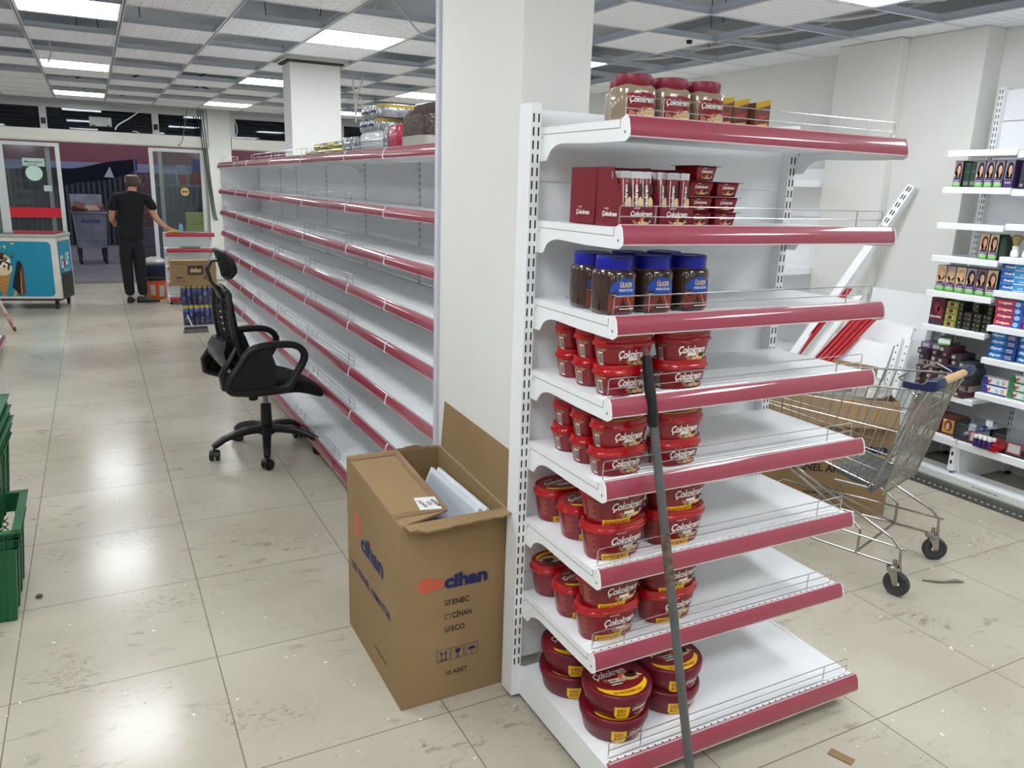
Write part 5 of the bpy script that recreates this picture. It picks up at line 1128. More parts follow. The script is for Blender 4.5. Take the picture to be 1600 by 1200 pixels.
# local: right end at origin, face towards -y, running -x
Wb, Db, Hb = .62, .36, .605
b = MB(); b.box(-Wb, 0, 0, Db, .001, .006); b.box(-Wb, 0, 0, .005, .006, Hb); b.box(-Wb, 0, Db-.005, Db, .006, Hb); b.box(-.005, 0, .005, Db-.005, .006, Hb); b.box(-Wb, -Wb+.005, .005, Db-.005, .006, Hb); b.build('carton_body', CARD, bx, smooth=0)
b = MB(); b.rings([[(-Wb, y, z), (0, y, z), (0, y+.004, z+.003), (-Wb, y+.004, z+.003)] for y, z in ((0, Hb), (-.05, Hb-.13))]); b.build('front_flap', CARD, bx, smooth=0)
d = Decal(); d.text('LED PANEL ARMATÜR', -Wb*.52, .235, .040, 1, 3, w=.50, bold=.025); d.text('cihan', -Wb*.22, .36, .05, 0, 3, w=.22, bold=.05); d.text('opak teknoloji', -.30, .10, .018, 1, 3, w=.22, bold=.02)
d.build('front_print', [INK, INKB], flat((0, 0, 0), (1, 0, 0), (0, 0, 1)), bx)
FILM = mat('crumpled_clear_film', (214, 212, 206), .18, coat=.6, bump=1.0, bscale=26, var=.25, vscale=14, alpha=.62)
def film(name, label, cx_, cy_, z0, rx, ry, h, seed, m=FILM):
    r_ = random.Random(seed); b = MB(); R_ = []
    for i in range(8):
        t = i/7; R_.append([(rx*math.cos(2*PI*j/22)*(math.sin(PI*(.18+.80*t))**.6)*(1+r_.uniform(-.10, .10)), ry*math.sin(2*PI*j/22)*(math.sin(PI*(.18+.80*t))**.6)*(1+r_.uniform(-.10, .10)), h*t+r_.uniform(-.006, .006)) for j in range(22)])
    b.rings(R_); o = b.build(name, m, smooth=25); o.location = (cx_, cy_, z0); return o
o = film('plastic_bag', '', 3.37, 2.72, Hb-.035, .27, .15, .15, 3); o.rotation_euler = (0, 0, -.66); tag(o, 'crumpled clear printed plastic packaging stuffed in the carton behind the cart', 'packaging')
d = Decal()
for i in range(6):
    x = -.20+i*.075; d.ell(x, .045, .018, .018, 0, 1, n=12); d.ell(x, .045, .013, .013, 1, 2, n=12); d.text('ONE' if i % 2 else 'X', x, .045, .014, 0, 3, bold=.02)
# cardboard sheet behind
tag(MB().add([(3.86, 3.08, .002), (3.92, 2.93, .002), (4.00, 2.96, .63), (3.93, 3.22, .63), (3.865, 3.084, .002), (3.925, 2.934, .002), (4.005, 2.964, .63), (3.935, 3.224, .63)], [(0, 1, 2, 3), (7, 6, 5, 4), (0, 4, 5, 1), (1, 5, 6, 2), (2, 6, 7, 3), (3, 7, 4, 0)]).build('cardboard_sheet', CARD, smooth=0), 'flat brown cardboard sheet leaning on the stacked shelf trays', 'cardboard')
# another open carton farther back, left of the red rails
t = thing('small_open_carton', 'small open brown carton standing left of the loose red rails', 'box', (3.75, 3.95, 0), .1); b = MB()
b.box(-.22, .22, -.16, -.155, 0, .50); b.box(-.22, .22, .155, .16, 0, .60); b.box(-.22, -.215, -.155, .155, 0, .56); b.box(.215, .22, -.155, .155, 0, .56); b.box(-.215, .215, -.155, .155, .001, .006); b.build('carton_body', CARDD, t, smooth=0)
tag(MB().tube([(3.02, 1.87, .004), (3.06, 1.835, .006), (3.09, 1.82, .005), (3.14, 1.80, .010), (3.17, 1.785, .005)], [.004, .006, .005, .008, .003], 6).build('plastic_strip', mat('grey_green_strip', (120, 122, 108), .6)), 'thin curled grey strip lying on the floor in front of the cart', 'strip')
# gondola behind the pier on the right wall
lip_mb2 = lip_mb
bay('recessed_shelving_bay', 'white bay with red rails seen far right beyond the near unit', (4.70, 4.975, 0), RY, .93, 1.80, [(T, .41) for T in (1.70, 1.09, .80, .50)], (.12, .46), guards=[1]*5, lip=mat('red_price_rail', (150, 24, 46), .3))
# ================================================================ packs on top of the long row
TP = 1.7275
YC = mat('yellow_pack', (240, 214, 20), .3, coat=.4); GC2 = mat('dark_green_pack', (30, 92, 50), .3, coat=.4); CEL = mat('crinkled_silver_film', (196, 200, 206), .18, .55, bump=1.0, bscale=45, var=.4, vscale=30)
def softpack(name, m, label, cat, grp, x, y, z, dx, dy, h, rz=0, mats=None, stripe=None):
    b = MB(); R_ = []
    for t, s_ in ((0, .94), (.12, 1), (.5, 1.02), (.88, 1), (1, .93)): R_.append([(px_*s_*dx/2, py_*s_*dy/2, t*h) for px_, py_ in sup(1, 1, 6, 20)])
    b.rings(R_); o = b.build(name, m, smooth=50); o.location = (x, y, z); o.rotation_euler = (0, 0, rz)
    if stripe:
        q = MB(); R_ = [[(px_*1.035*dx/2, py_*(1.03)*dy/2, t*h) for px_, py_ in sup(1, 1, 6, 20)] for t in stripe[1]]; q.rings(R_, cap=False); q.build('printed_band', stripe[0], o, smooth=50)
    return tag(o, label, cat, grp)
for i in range(5):
    for k in range(2):
        if i == 0 and k == 1: continue
        yy = 4.98-i*.152; m = (YC, GC2)[(i+k) % 2]
        softpack('flat_food_pack', m, '%s flat pack on the long row, %s from the far end, %s layer' % (['yellow', 'dark green'][(i+k) % 2], ORD7[i], ['lower', 'upper'][k]), 'pack', 'yellow and green flat packs', 1.27+.01*k, yy, TP+k*.0355, .16, .145, .035, rz=.04*(i-k), stripe=((GC2, YC)[(i+k) % 2], (.30, .55)))
BAG = mat('black_grey_wrapped_bale', (66, 68, 72), .25, .3, bump=1, bscale=60, var=.6, vscale=40, vcol=(190, 192, 198))
BRN2 = mat('brown_wrapped_bale', (96, 78, 70), .25, .3, bump=1, bscale=90, var=.6, vscale=60, vcol=(40, 32, 30)); WQ = mat('white_quilted_pack', (206, 210, 214), .35, coat=.4, bump=.8, bscale=22)
softpack('wrapped_bale', CEL, 'small silvery wrapped pack right of the yellow packs', 'pack', None, 1.25, 4.13, TP, .16, .10, .078)
softpack('wrapped_bale', BAG, 'small black and silver wrapped pack beside the silvery one', 'pack', None, 1.26, 4.01, TP, .17, .11, .078)
softpack('wrapped_bale', WQ, 'white quilted paper pack, the wide one carrying the silver bundles', 'pack', 'white and silver packs', 1.28, 3.74, TP, .20, .36, .088)
for j in range(2):
    for i in range(3): softpack('silver_bundle', CEL, 'silver, blue and yellow wrapped bundle, %s of the %s tier' % (['left', 'middle', 'right'][i], ['lower', 'upper'][j]), 'pack', 'white and silver packs', 1.28, 3.86-i*.115-j*.03, TP+.0885+j*.058, .19, .112, .057, rz=.05*(i-1), stripe=((mat('petrol_blue_band', (24, 60, 96), .4), (.45, .62)) if i < 2 else (mat('mustard_band', (176, 150, 50), .4), (.72, .95))))
softpack('wrapped_bale', CEL, 'clear crinkled pack between the white packs and the red bag', 'pack', None, 1.27, 3.497, TP, .18, .085, .11)
rb_ = thing('red_net_bag', 'red transparent handled bag standing under the brown wrapped bales', 'bag', (1.24, 3.355, TP))
softpack('bag_body', mat('red_translucent_film', (176, 50, 74), .25, coat=.5, bump=.6, bscale=40), None, None, None, 0, 0, 0, .16, .155, .098).parent = rb_
MB().tube([(-.05, .08, .096), (-.05, 0, .098), (-.05, -.08, .096)], .005, 8).build('zip_edge', mat('bright_crimson', (196, 24, 60), .4), rb_)
for k in range(3): softpack('wrapped_bale', BRN2, 'brown glittering wrapped bale, %s of the stack behind the red bag' % ['bottom', 'middle', 'top'][k], 'pack', 'brown wrapped bales', 1.40, 3.43-.03*k, TP+.001+k*.068, .17, .34, .067)
softpack('wrapped_bale', BRN2, 'brown wrapped bale at the column edge, right of the red bag', 'pack', 'brown wrapped bales', 1.24, 3.10, TP, .17, .27, .125, stripe=(mat('silver_grey_band', (170, 168, 160), .4, .3), (.02, .35)))

# ================================================================ chest freezer
fz = thing('chest_freezer', 'white chest freezer with blue ice cream panels by the entrance', 'freezer', (-.424, 10.745, 0), -.262)
FWH = mat('freezer_white', (222, 220, 212), .4, var=.12, vscale=6); TEAL = mat('teal_sticker', (30, 140, 172), .4); W_, D_F, H0, H1 = 1.35, .52, .125, .895
MB().box(-W_, 0, 0, D_F, H0, H1-.05).build('cabinet', FWH, fz, bevel=.008)
MB().box(-W_-.008, .008, -.008, D_F+.008, H1-.05, H1-.012).build('lid_frame', mat('freezer_frame_grey', (176, 176, 170), .35), fz, bevel=.006)
MB().box(-W_+.02, -.02, .02, D_F-.02, H1-.012, H1).build('glass_lid', mat('dark_lid_glass', (70, 76, 78), .1, coat=.5), fz, smooth=0)
MB().box(-W_+.01, -.01, .01, D_F-.01, H0-.02, H0).build('base_frame', BLACKP, fz, smooth=0)
for u, v in ((-.07, .05), (-.07, D_F-.05), (-W_+.6, .05), (-W_+.07, .05), (-W_+.07, D_F-.05)):
    b = MB(); b.tube([(u-.012, v, .032), (u+.012, v, .032)], .032, 16); b.box(u-.018, u+.018, v-.02, v+.022, .05, .105); b.build('caster', BLACKP, fz, smooth=40)
def rrect(d, x0, x1, y0, y1, r, mi, lay):
    p = []
    for cx_, cy_, a0 in ((x1-r, y0+r, -PI/2), (x1-r, y1-r, 0), (x0+r, y1-r, PI/2), (x0+r, y0+r, PI)): p += [(cx_+r*math.cos(a0+PI/2*i/5), cy_+r*math.sin(a0+PI/2*i/5)) for i in range(6)]
    d.poly(p, mi, lay)
d = Decal(); rrect(d, -W_+.05, -.062, .155, .80, .05, 0, 1)
cxn = -.600
d.poly([(cxn-.105, .46), (cxn+.095, .46), (cxn+.01, .158), (cxn-.025, .158)], 1, 2)
for i in range(7): d.poly([(cxn-.10+i*.03, .46), (cxn-.094+i*.03, .46), (cxn-.02+i*.006, .17), (cxn-.024+i*.006, .17)], 2, 3)
for i in range(6): zq = .44-i*.045; w_ = .10*(1-(i*.045)/.32); d.poly([(cxn-w_, zq), (cxn+w_*.9, zq-.03), (cxn+w_*.9, zq-.024), (cxn-w_, zq+.006)], 2, 3)
d.ell(cxn-.005, .485, .112, .085, 3, 4, n=28); d.ell(cxn, .57, .095, .075, 4, 5, n=28); d.ell(cxn+.0, .625, .06, .04, 5, 6)
for a_, b_, r_, an in ((-.06, .58, .05, 1.2), (.01, .57, .055, .3), (.06, .55, .05, -.6), (-.02, .53, .05, .9), (.07, .50, .04, 1.4)): d.ell(cxn+a_, b_, r_, .011, 5, 7, rot=an)
d.ell(cxn+.05, .60, .02, .018, 6, 8); d.ell(cxn-.03, .615, .018, .015, 7, 8); d.ell(cxn+.04, .56, .015, .014, 8, 8); d.ell(cxn+.025, .51, .014, .018, 6, 8)
d.poly([(-.515, .27), (-.435, .57), (-.405, .575), (-.375, .50), (-.382, .185), (-.435, .165)], 9, 5); d.poly([(-.435, .165), (-.382, .185), (-.375, .50), (-.385, .54), (-.41, .46)], 10, 6); d.poly([(-.428, .18), (-.418, .18), (-.405, .45), (-.412, .46)], 1, 7); d.poly([(-.515, .16), (-.480, .16), (-.47, .22), (-.495, .23)], 1, 4)
rs = random.Random(5)
for i in range(26): d.ell(cxn-.10+rs.random()*.24, .60+rs.random()*.18, rs.choice((.006, .009, .016, .02)), rs.choice((.006, .009, .014)), rs.choice((6, 7, 8, 5, 6, 3)), 8+i % 3, n=12, rot=rs.random()*3)
d.build('front_sticker', [TEAL, mat('wafer_print', (206, 156, 84), .5), mat('wafer_line_print', (150, 100, 50), .5), mat('vanilla_print', (226, 216, 176), .5), WH, CHOC, mat('berry_print', (186, 40, 56), .5), YEL, GRN, mat('dark_choc_print', (28, 22, 28), .5), mat('brown_choc_print', (110, 62, 48), .5)], flat((0, 0, 0), (1, 0, 0), (0, 0, 1)), fz, gap=.0006)
d = Decal(); rrect(d, .035, D_F-.03, .40, .80, .03, 0, 1); d.rect(.06, D_F-.03, .13, .42, 1, 2)
for i in range(16): d.rect(.075+i*.026, .080+i*.026, .145, .405, 2, 3)
d.text('G', .13, .56, .15, 3, 4, w=.10, bold=.04); d.ell(.225, .535, .035, .04, 4, 4); d.ell(.225, .55, .022, .02, 5, 5); d.text('LF', .33, .585, .14, 3, 4, w=.12, bold=.04, shear=.1); d.text('Senin Golf', .28, .455, .035, 3, 4, w=.20, shear=.2)
d.build('side_sticker', [TEAL, mat('grille_grey', (54, 56, 54), .5), mat('grille_dark', (26, 28, 28), .6), WH, mat('berry_print', (186, 40, 56), .5), GRN], flat((0, 0, 0), (0, 1, 0), (0, 0, 1)), fz, gap=.0006)

# ================================================================ man
man = thing('person', 'man in black T-shirt and black trousers seen from behind, wiping the counter', 'person', (0, 0, 0))
def skin_obj(name, verts, edges, m, parent, root=0, subs=2):
    me = bpy.data.meshes.new(name); me.from_pydata([v[:3] for v in verts], edges, []); me.materials.append(m)
    o = bpy.data.objects.new(name, me); COL.objects.link(o); o.parent = parent
    md = o.modifiers.new('skin', 'SKIN'); md.use_smooth_shade = True; md.branch_smoothing = .4
    lay = me.skin_vertices[0].data if len(me.skin_vertices) else None
    if lay is None:
        b = bmesh.new(); b.from_mesh(me); b.verts.layers.skin.verify(); b.to_mesh(me); b.free(); lay = me.skin_vertices[0].data
    for i, v in enumerate(verts):
        r = v[3]; lay[i].radius = r if isinstance(r, tuple) else (r, r); lay[i].use_root = (i == root)
    s = o.modifiers.new('sub', 'SUBSURF'); s.levels = s.render_levels = subs
    return o
SKN = mat('person_skin', (178, 128, 104), .55); TEE = mat('black_cotton', (16, 17, 20), .9, bump=.25, bscale=40); TRS = mat('black_trouser', (20, 22, 28), .85, bump=.25, bscale=30)
MY = 11.12
bv = [(.388, MY, .90, (.105, .08)), (.398, MY, 1.05, (.10, .075)), (.42, MY+.01, 1.20, (.105, .07)), (.435, MY+.01, 1.33, (.09, .055)), (.448, MY+.015, 1.405, .050), (.458, MY+.03, 1.45, .052),
      (.462, MY+.035, 1.50, (.068, .075)), (.463, MY+.03, 1.56, (.076, .088)), (.463, MY+.028, 1.600, (.066, .076)),
      (.270, MY+.01, 1.325, .046), (.218, MY+.015, 1.19, .045), (.190, MY+.03, 1.06, .041), (.215, MY+.13, 1.00, .034), (.245, MY+.21, .965, .026),
      (.596, MY+.01, 1.32, .046), (.646, MY, 1.19, .045), (.690, MY-.02, 1.075, .042), (.765, MY-.06, .985, .034), (.845, MY-.095, .935, .026),
      (.335, MY, .84, .06), (.318, MY, .66, .06), (.325, MY, .47, .055), (.325, MY-.01, .28, .050), (.325, MY+.02, .09, .038),
      (.445, MY, .84, .06), (.463, MY, .66, .06), (.460, MY, .47, .055), (.465, MY-.01, .28, .050), (.470, MY-.01, .09, .038)]
be = [(0, 1), (1, 2), (2, 3), (3, 4), (4, 5), (5, 6), (6, 7), (7, 8), (3, 9), (9, 10), (10, 11), (11, 12), (12, 13), (3, 14), (14, 15), (15, 16), (16, 17), (17, 18), (0, 19), (19, 20), (20, 21), (21, 22), (22, 23), (0, 24), (24, 25), (25, 26), (26, 27), (27, 28)]
# right hand flat on the counter, left hand curled in front
def hand(P, f, s_, up_, curl):
    P, f, s_, up_ = map(Vector, (P, f, s_, up_)); base = len(bv); bv.append(tuple(P+f*.035)+((.030, .015),)); out = [base]
    for k, (o_, L_) in enumerate(((-.030, .060), (-.010, .070), (.010, .066), (.029, .052))):
        a = P+f*.070+s_*o_; b0 = len(bv)
        bv.append(tuple(a)+(.010,)); bv.append(tuple(a+f*L_*.55-up_*curl*.012)+(.0088,)); bv.append(tuple(a+f*L_-up_*curl*.035)+(.0072,)); be.extend([(base, b0), (b0, b0+1), (b0+1, b0+2)])
    b0 = len(bv); bv.append(tuple(P+f*.02-s_*.036)+(.012,)); bv.append(tuple(P+f*.055-s_*.056)+(.0095,)); be.extend([(base, b0), (b0, b0+1)])
    return base
i1 = hand((.855, MY-.10, .925), (.93, -.30, -.06), (.30, .93, 0), (0, 0, 1), .5); be.append((18, i1))
i2 = hand((.255, MY+.22, .96), (.3, .9, -.15), (.9, -.3, 0), (0, 0, 1), 1.2); be.append((13, i2))
body = skin_obj('body', bv, be, SKN, man, 0, 2)
MB().sphere((.463, MY+.113, 1.535), (.012, .020, .022), 10, 8).build('nose', SKN, body)
for sx in (-1, 1):
    b = MB(); b.sphere((.463+sx*.078, MY+.035, 1.525), (.010, .020, .032), 12, 8); b.build('ear', mat('ear_skin', (190, 130, 108), .55), body)
    b = MB(); b.sphere((.463+sx*.030, MY+.108, 1.545), (.011, .008, .008), 10, 8); b.build('eye', mat('eye_white', (220, 216, 210), .3), body)
MB().sphere((.463, MY+.107, 1.490), (.024, .008, .006), 12, 6).build('mouth', mat('lip_skin', (150, 88, 80), .5), body)
# hair: ring of short grey hair, bald crown
b = MB(); R_ = []
for z, rx, ry in ((1.452, .052, .055), (1.475, .066, .072), (1.51, .077, .085), (1.545, .081, .091), (1.575, .080, .090)):
    R_.append([(.463+rx*math.cos(t), MY+.025+ry*math.sin(t), z+.012*max(0, math.sin(t))) for t in [PI-.35+(PI+.70)*j/24 for j in range(25)]]+[(.463+rx*.88*math.cos(t), MY+.025+ry*.88*math.sin(t), z+.012*max(0, math.sin(t))) for t in [2*PI+.35-(PI+.70)*j/24 for j in range(25)]])
b.rings(R_); b.build('short_grey_hair', mat('grey_hair', (92, 86, 80), .85, var=.5, vscale=140, bump=.8, bscale=160), body, smooth=60)
sv = [(.388, MY, .74, (.178, .130)), (.388, MY, .90, (.172, .128)), (.400, MY, 1.05, (.160, .122)), (.420, MY+.005, 1.20, (.172, .120)), (.434, MY+.005, 1.32, (.165, .110)), (.446, MY+.01, 1.400, (.080, .068)),
      (.262, MY+.01, 1.330, .070), (.222, MY+.012, 1.24, .066), (.196, MY+.02, 1.14, .064), (.603, MY+.01, 1.325, .070), (.648, MY+.003, 1.24, .066), (.684, MY-.008, 1.15, .064)]
skin_obj('t_shirt', sv, [(0, 1), (1, 2), (2, 3), (3, 4), (4, 5), (4, 6), (6, 7), (7, 8), (4, 9), (9, 10), (10, 11)], TEE, man, 0)
tv = [(.388, MY, .95, (.140, .108)), (.388, MY, .80, (.150, .115)), (.318, MY, .70, .094), (.315, MY, .48, .076), (.318, MY-.012, .28, .068), (.328, MY+.005, .085, .062), (.462, MY, .70, .094), (.466, MY, .48, .076), (.470, MY-.012, .28, .068), (.478, MY-.01, .085, .062)]
skin_obj('trousers', tv, [(0, 1), (1, 2), (2, 3), (3, 4), (4, 5), (1, 6), (6, 7), (7, 8), (8, 9)], TRS, man, 0)
SH = mat('black_shoe', (18, 18, 20), .5)
def shoe(x, y, a):
    R_ = []; c_, s_ = math.cos(a), math.sin(a)
    for u, w_, h in ((-.075, .025, .055), (-.06, .036, .085), (-.01, .040, .082), (.06, .044, .060), (.13, .048, .045), (.18, .040, .034), (.205, .018, .022)):
        R_.append([(x+c_*u-s_*v*w_, y+s_*u+c_*v*w_, .002+q*h) for v, q in ((-.9, 0), (-1.05, .25), (-.85, .7), (-.4, 1), (.4, 1), (.85, .7), (1.05, .25), (.9, 0))])
    b = MB(); b.rings(R_); return b.build('shoe', SH, man, smooth=50, subs=1)
shoe(.325, MY+.03, 1.45); shoe(.470, MY-.02, .12)
tag(film('yellow_cloth', '', .885, 10.985, .902, .085, .05, .022, 9, mat('yellow_green_cloth', (176, 172, 70), .9)), 'yellow cleaning cloth under the right hand of the man on the counter', 'cloth')

# ================================================================ checkout shelf, cans, carton, bucket, broom
bay('checkout_shelf_unit', 'low white shelving unit with red rails used as a counter beside the man', (.765, 11.12, 0), RXm, .585, .885, [(.895, .33), (.70, .33), (.475, .33), (.28, .33)], (.09, .33), guards=[0]*5, panel_seams=(.45,), lip=mat('deep_red_rail', (158, 26, 48), .35))
CT = .8965
tag(MB().box(.93, 1.33, 10.86, 11.06, CT, CT+.012).build('metal_tray', SILVER, bevel=.004), 'thin steel tray lying on the white counter', 'tray')
t = thing('water_bottle', 'small clear blue plastic bottle standing on the counter', 'bottle', (.975, 11.03, CT+.0125)); MB().lathe([(.024, 0), (.026, .004), (.025, .06), (.022, .08), (.010, .095)], 16).build('bottle_body', mat('pale_blue_plastic', (120, 170, 200), .2, coat=.5), t); MB().lathe([(.012, .094), (.012, .108)], 14).build('cap', mat('blue_cap_small', (40, 90, 170), .4), t)
tag(MB().lathe([(.10, 0), (.14, .018), (.145, .022), (.13, .020), (.09, .006)], 28).build('green_dish', mat('pale_green_dish', (150, 190, 170), .3)), 'pale green dish lying on the second shelf of the counter', 'dish').location = (1.06, 10.93, .703)
tag(MB().box(-.19, .19, -.09, .09, 0, .012).build('dark_board', mat('dark_board_grey', (70, 74, 76), .5), smooth=0), 'dark grey board on the counter shelf below the dish', 'board').location = (1.07, 10.95, .4775)
def can_pack(loc, lab):
    t = thing('aerosol_can_pack', lab, 'cans', loc, group='shrink wrapped can packs'); BLU = mat('can_blue', (96, 108, 184), .3, .2, var=.2, vscale=10)
    for i in range(3):
        for j in range(2):
            c = MB().lathe([(.0235, 0), (.0255, .004), (.0255, .175), (.020, .184)], 18, (i*.0525+.027, j*.0525+.027)).build('can', BLU, t)
            MB().lathe([(.0215, .183), (.0225, .186), (.0225, .214), (.019, .221)], 16, (i*.0525+.027, j*.0525+.027)).build('yellow_cap', mat('can_cap_yellow', (206, 190, 90), .4), c)
            if j == 0:
                d = Decal(); d.ell(.027+i*.0525, .12, .014, .022, (0, 1, 0)[i], 1); d.rect(.014+i*.0525, .040+i*.0525, .03, .05, 2, 1); d.ell(.027+i*.0525, .075, .010, .014, (1, 0, 2)[i], 2)
                d.build('can_label', [mat('can_dark_blue', (66, 72, 150), .4), mat('can_silver', (190, 196, 206), .4), mat('can_tan', (176, 120, 90), .4)], lambda u, v, o, i=i: (u, .027-math.sqrt(max(0, .0256**2-(u-.027-i*.0525)**2))-o, v), c, dx=.005)
    b = MB(); b.box(-.001, .159, -.001, .106, .0, .001); b.box(-.001, .159, -.0012, -.0004, 0, .15); b.box(.1585, .1592, -.001, .106, 0, .15); b.box(-.0012, -.0004, -.001, .106, 0, .15); b.build('shrink_film', CLEAR, t, smooth=0)
    return t
kk = 0
for k in range(2):
    for i in range(2):
        nm = 'shrink wrapped pack of blue yellow-capped cans, %s %s' % (['lower', 'upper'][k], ['left', 'right'][i])
        if kk == 0: cp0 = can_pack((.782, 9.20, .001), nm)
        else: dup(cp0, (.782+i*.165-(.012 if k else 0), 9.20, .001+k*.224), .0, nm)
        kk += 1
dl_ = thing('brown_carton', 'brown carton printed delan lying on top of the blue cans', 'box', (.675, 9.14, .4465), -.02)
MB().box(0, .46, 0, .26, 0, .262).build('carton_body', CARD, dl_, smooth=0)
b = MB(); b.rings([[(-.004, y, z), (.464, y, z), (.464, y, z+.004), (-.004, y, z+.004)] for y, z in ((-.004, .262), (.12, .272))]); b.build('lifted_flap', CARD, dl_, smooth=0)
d = Decal(); d.rect(.17, .33, .115, .215, 0, 1); d.text('delan', .25, .168, .05, 1, 3, w=.115, bold=.05); d.rect(.20, .30, .106, .110, 0, 1); d.rect(.055, .115, .075, .095, 0, 1); d.rect(.335, .355, .065, .10, 0, 1); d.rect(.36, .38, .065, .10, 0, 1)
for y in (.225, .232, .05, .043): d.rect(.04, .15, y, y+.002, 0, 1)
d.build('front_print', [mat('dark_brown_print', (60, 48, 38), .6), mat('pale_card_letter', (196, 168, 128), .6)], flat((0, 0, 0), (1, 0, 0), (0, 0, 1)), dl_)
bk = thing('orange_bucket', 'orange plastic bucket with black rim on the floor behind the man', 'bucket', (.655, 11.42, 0))
MB().lathe([(.105, 0), (.108, .005), (.132, .245), (.137, .25), (.130, .262), (.10, .255)], 30).build('bucket_body', mat('orange_plastic', (216, 88, 34), .4), bk)
MB().lathe([(.138, .252), (.142, .262), (.138, .285), (.12, .282)], 30).build('black_rim', BLACKP, bk)
d = Decal(); d.rect(-.09, -.02, .06, .20, 0, 1); d.rect(.03, .10, .04, .19, 0, 1); d.build('bucket_label', [mat('pale_bucket_label', (190, 186, 180), .6)], lambda u, v, o: ((.119+.0*v+(v/.245-.5)*.024)*math.sin(u/.12)*1.01, -(.119+(v/.245-.5)*.024)*math.cos(u/.12)*1.01, v), bk, dx=.01)
tag(MB().box(-.17, .13, -.14, .14, 0, .22).build('grey_plastic_box', mat('grey_green_box', (96, 104, 102), .5), bevel=.01), 'grey plastic box on the floor behind the orange bucket', 'box').location = (.68, 11.78, 0)
t = thing('navy_crate', 'dark blue crate with clear plastic on top, standing on the grey box', 'crate', (.67, 11.78, .221)); MB().box(-.17, .17, -.14, .14, 0, .20).build('crate_body', mat('dark_navy_plastic', (24, 34, 56), .45), t, bevel=.008)
q = film('plastic_film', '', 0, 0, .20, .15, .12, .10, 4); q.parent = t
bm_ = thing('broom', 'grey broom head resting on the floor in front of the blue cans', 'broom', (.85, 8.72, 0), .0)
b = MB(); b.box(-.115, .115, -.02, .03, .045, .065); b.build('broom_head', mat('dark_grey_plastic', (60, 62, 62), .5), bm_, bevel=.006)
b = MB()
for i in range(24): x = -.11+i*.0096; b.tube([(x, 0, .046), (x*1.12-.005, -.02, .004)], .0042, 5)
b.build('bristles', mat('grey_bristles', (96, 100, 98), .8), bm_); MB().tube([(-.03, .01, .06), (-.06, .20, .16)], .008, 10).build('handle_stub', mat('pale_grey_handle', (170, 172, 172), .4), bm_)
# left aisle: end of another low bay with a dark pink rail, splattered stick
RL = Matrix(((0, 1, 0, 0), (1, 0, 0, 0), (0, 0, 1, 0), (0, 0, 0, 1)))
bay('left_aisle_shelving_bay', 'shelving bay with dark pink rails at the left edge of the photo', (-1.335, 7.60, 0), RL, .95, 1.74, [(T_, .33) for T_ in (1.72, 1.46, 1.25, 1.05, .86, .62, .38)], (.10, .50), guards=[0]*8)
st = thing('splattered_stick', 'paint splattered white and red stick leaning at the left edge', 'stick', (0, 0, 0))
MB().tube([(-.825, 9.33, .035), (-1.02, 9.30, .62)], .016, 10).build('stick_body', mat('splattered_white_red', (214, 208, 200), .6, var=.5, vscale=22, vcol=(170, 70, 60)), st); MB().tube([(-.812, 9.332, .002), (-.826, 9.33, .045)], [.010, .018], 10).build('worn_tip', mat('dark_tip', (70, 66, 60), .8), st)

# ================================================================ cables
CW = mat('white_cable', (206, 206, 208), .5); CB = mat('black_cable', (24, 24, 28), .5)
def cable(name, pts, r, m, label, grp='hanging cables', closed=False):
    P = [Vector(p) for p in pts]; out = []
    for i in range(len(P)-1):
        p0, p1, p2, p3 = P[max(i-1, 0)], P[i], P[i+1], P[min(i+2, len(P)-1)]
        for t in (0, .2, .4, .6, .8): out.append(tuple(.5*((2*p1)+(p2-p0)*t+(2*p0-5*p1+4*p2-p3)*t*t+(3*p1-p0-3*p2+p3)*t**3)))
    out.append(tuple(P[-1])); return tag(MB().tube(out, r, 7).build(name, m), label, 'cable', grp)
cable('ceiling_cable', [(1.66, 4.9, 2.70), (1.79, 4.9, 2.578), (1.876, 4.9, 2.497), (1.961, 4.9, 2.47), (2.03, 4.9, 2.506), (2.20, 4.95, 2.66)], .006, CW, 'thick white cable looping below the ceiling left of the big column')
cable('ceiling_cable', [(2.00, 4.9, 2.54), (2.04, 4.9, 2.51)], .005, CW, 'short white cable end touching the loop beside the big column')
cable('ceiling_cable', [(1.63, 4.9, 2.75), (1.60, 4.9, 2.62), (1.585, 4.9, 2.585)], .006, CW, 'short white cable stub hanging from the opening near the big column')
cable('ceiling_cable', [(2.20, 7.5, 2.62), (2.23, 7.5, 2.42), (2.244, 7.5, 2.13)], .007, CW, 'long white cable hanging straight right of the second column')
cable('ceiling_cable', [(2.33, 7.5, 2.66), (2.31, 7.5, 2.50), (2.26, 7.5, 2.365), (2.25, 7.5, 2.20)], .007, CW, 'white cable curving down to the long straight one')
cable('ceiling_cable', [(2.52, 8.6, 2.62), (2.56, 8.6, 2.52), (2.66, 8.6, 2.44)], .007, CW, 'short white cable stub above the brown bales')
cable('ceiling_cable', [(-.205, 7.8, 2.66), (-.195, 7.8, 2.54), (-.225, 7.8, 2.455)], .007, CW, 'short white cable hanging before the second left ceiling light')
cable('ceiling_cable', [(.372, 13.0, 2.62), (.38, 13.0, 2.60), (.312, 13., 2.66), (.341, 13., 2.60), (.563, 13., 2.543), (.747, 13., 2.562), (.80, 13., 2.565), (.593, 13., 2.397), (.419, 13., 2.281), (.372, 13., 2.209)], .009, CW, 'white cable zigzagging in front of the transom windows')
cable('ceiling_cable', [(.60, 13.0, 2.205), (.66, 13.05, 2.20), (.70, 13.05, 2.16)], .008, CW, 'short white cable lying over the header beam')
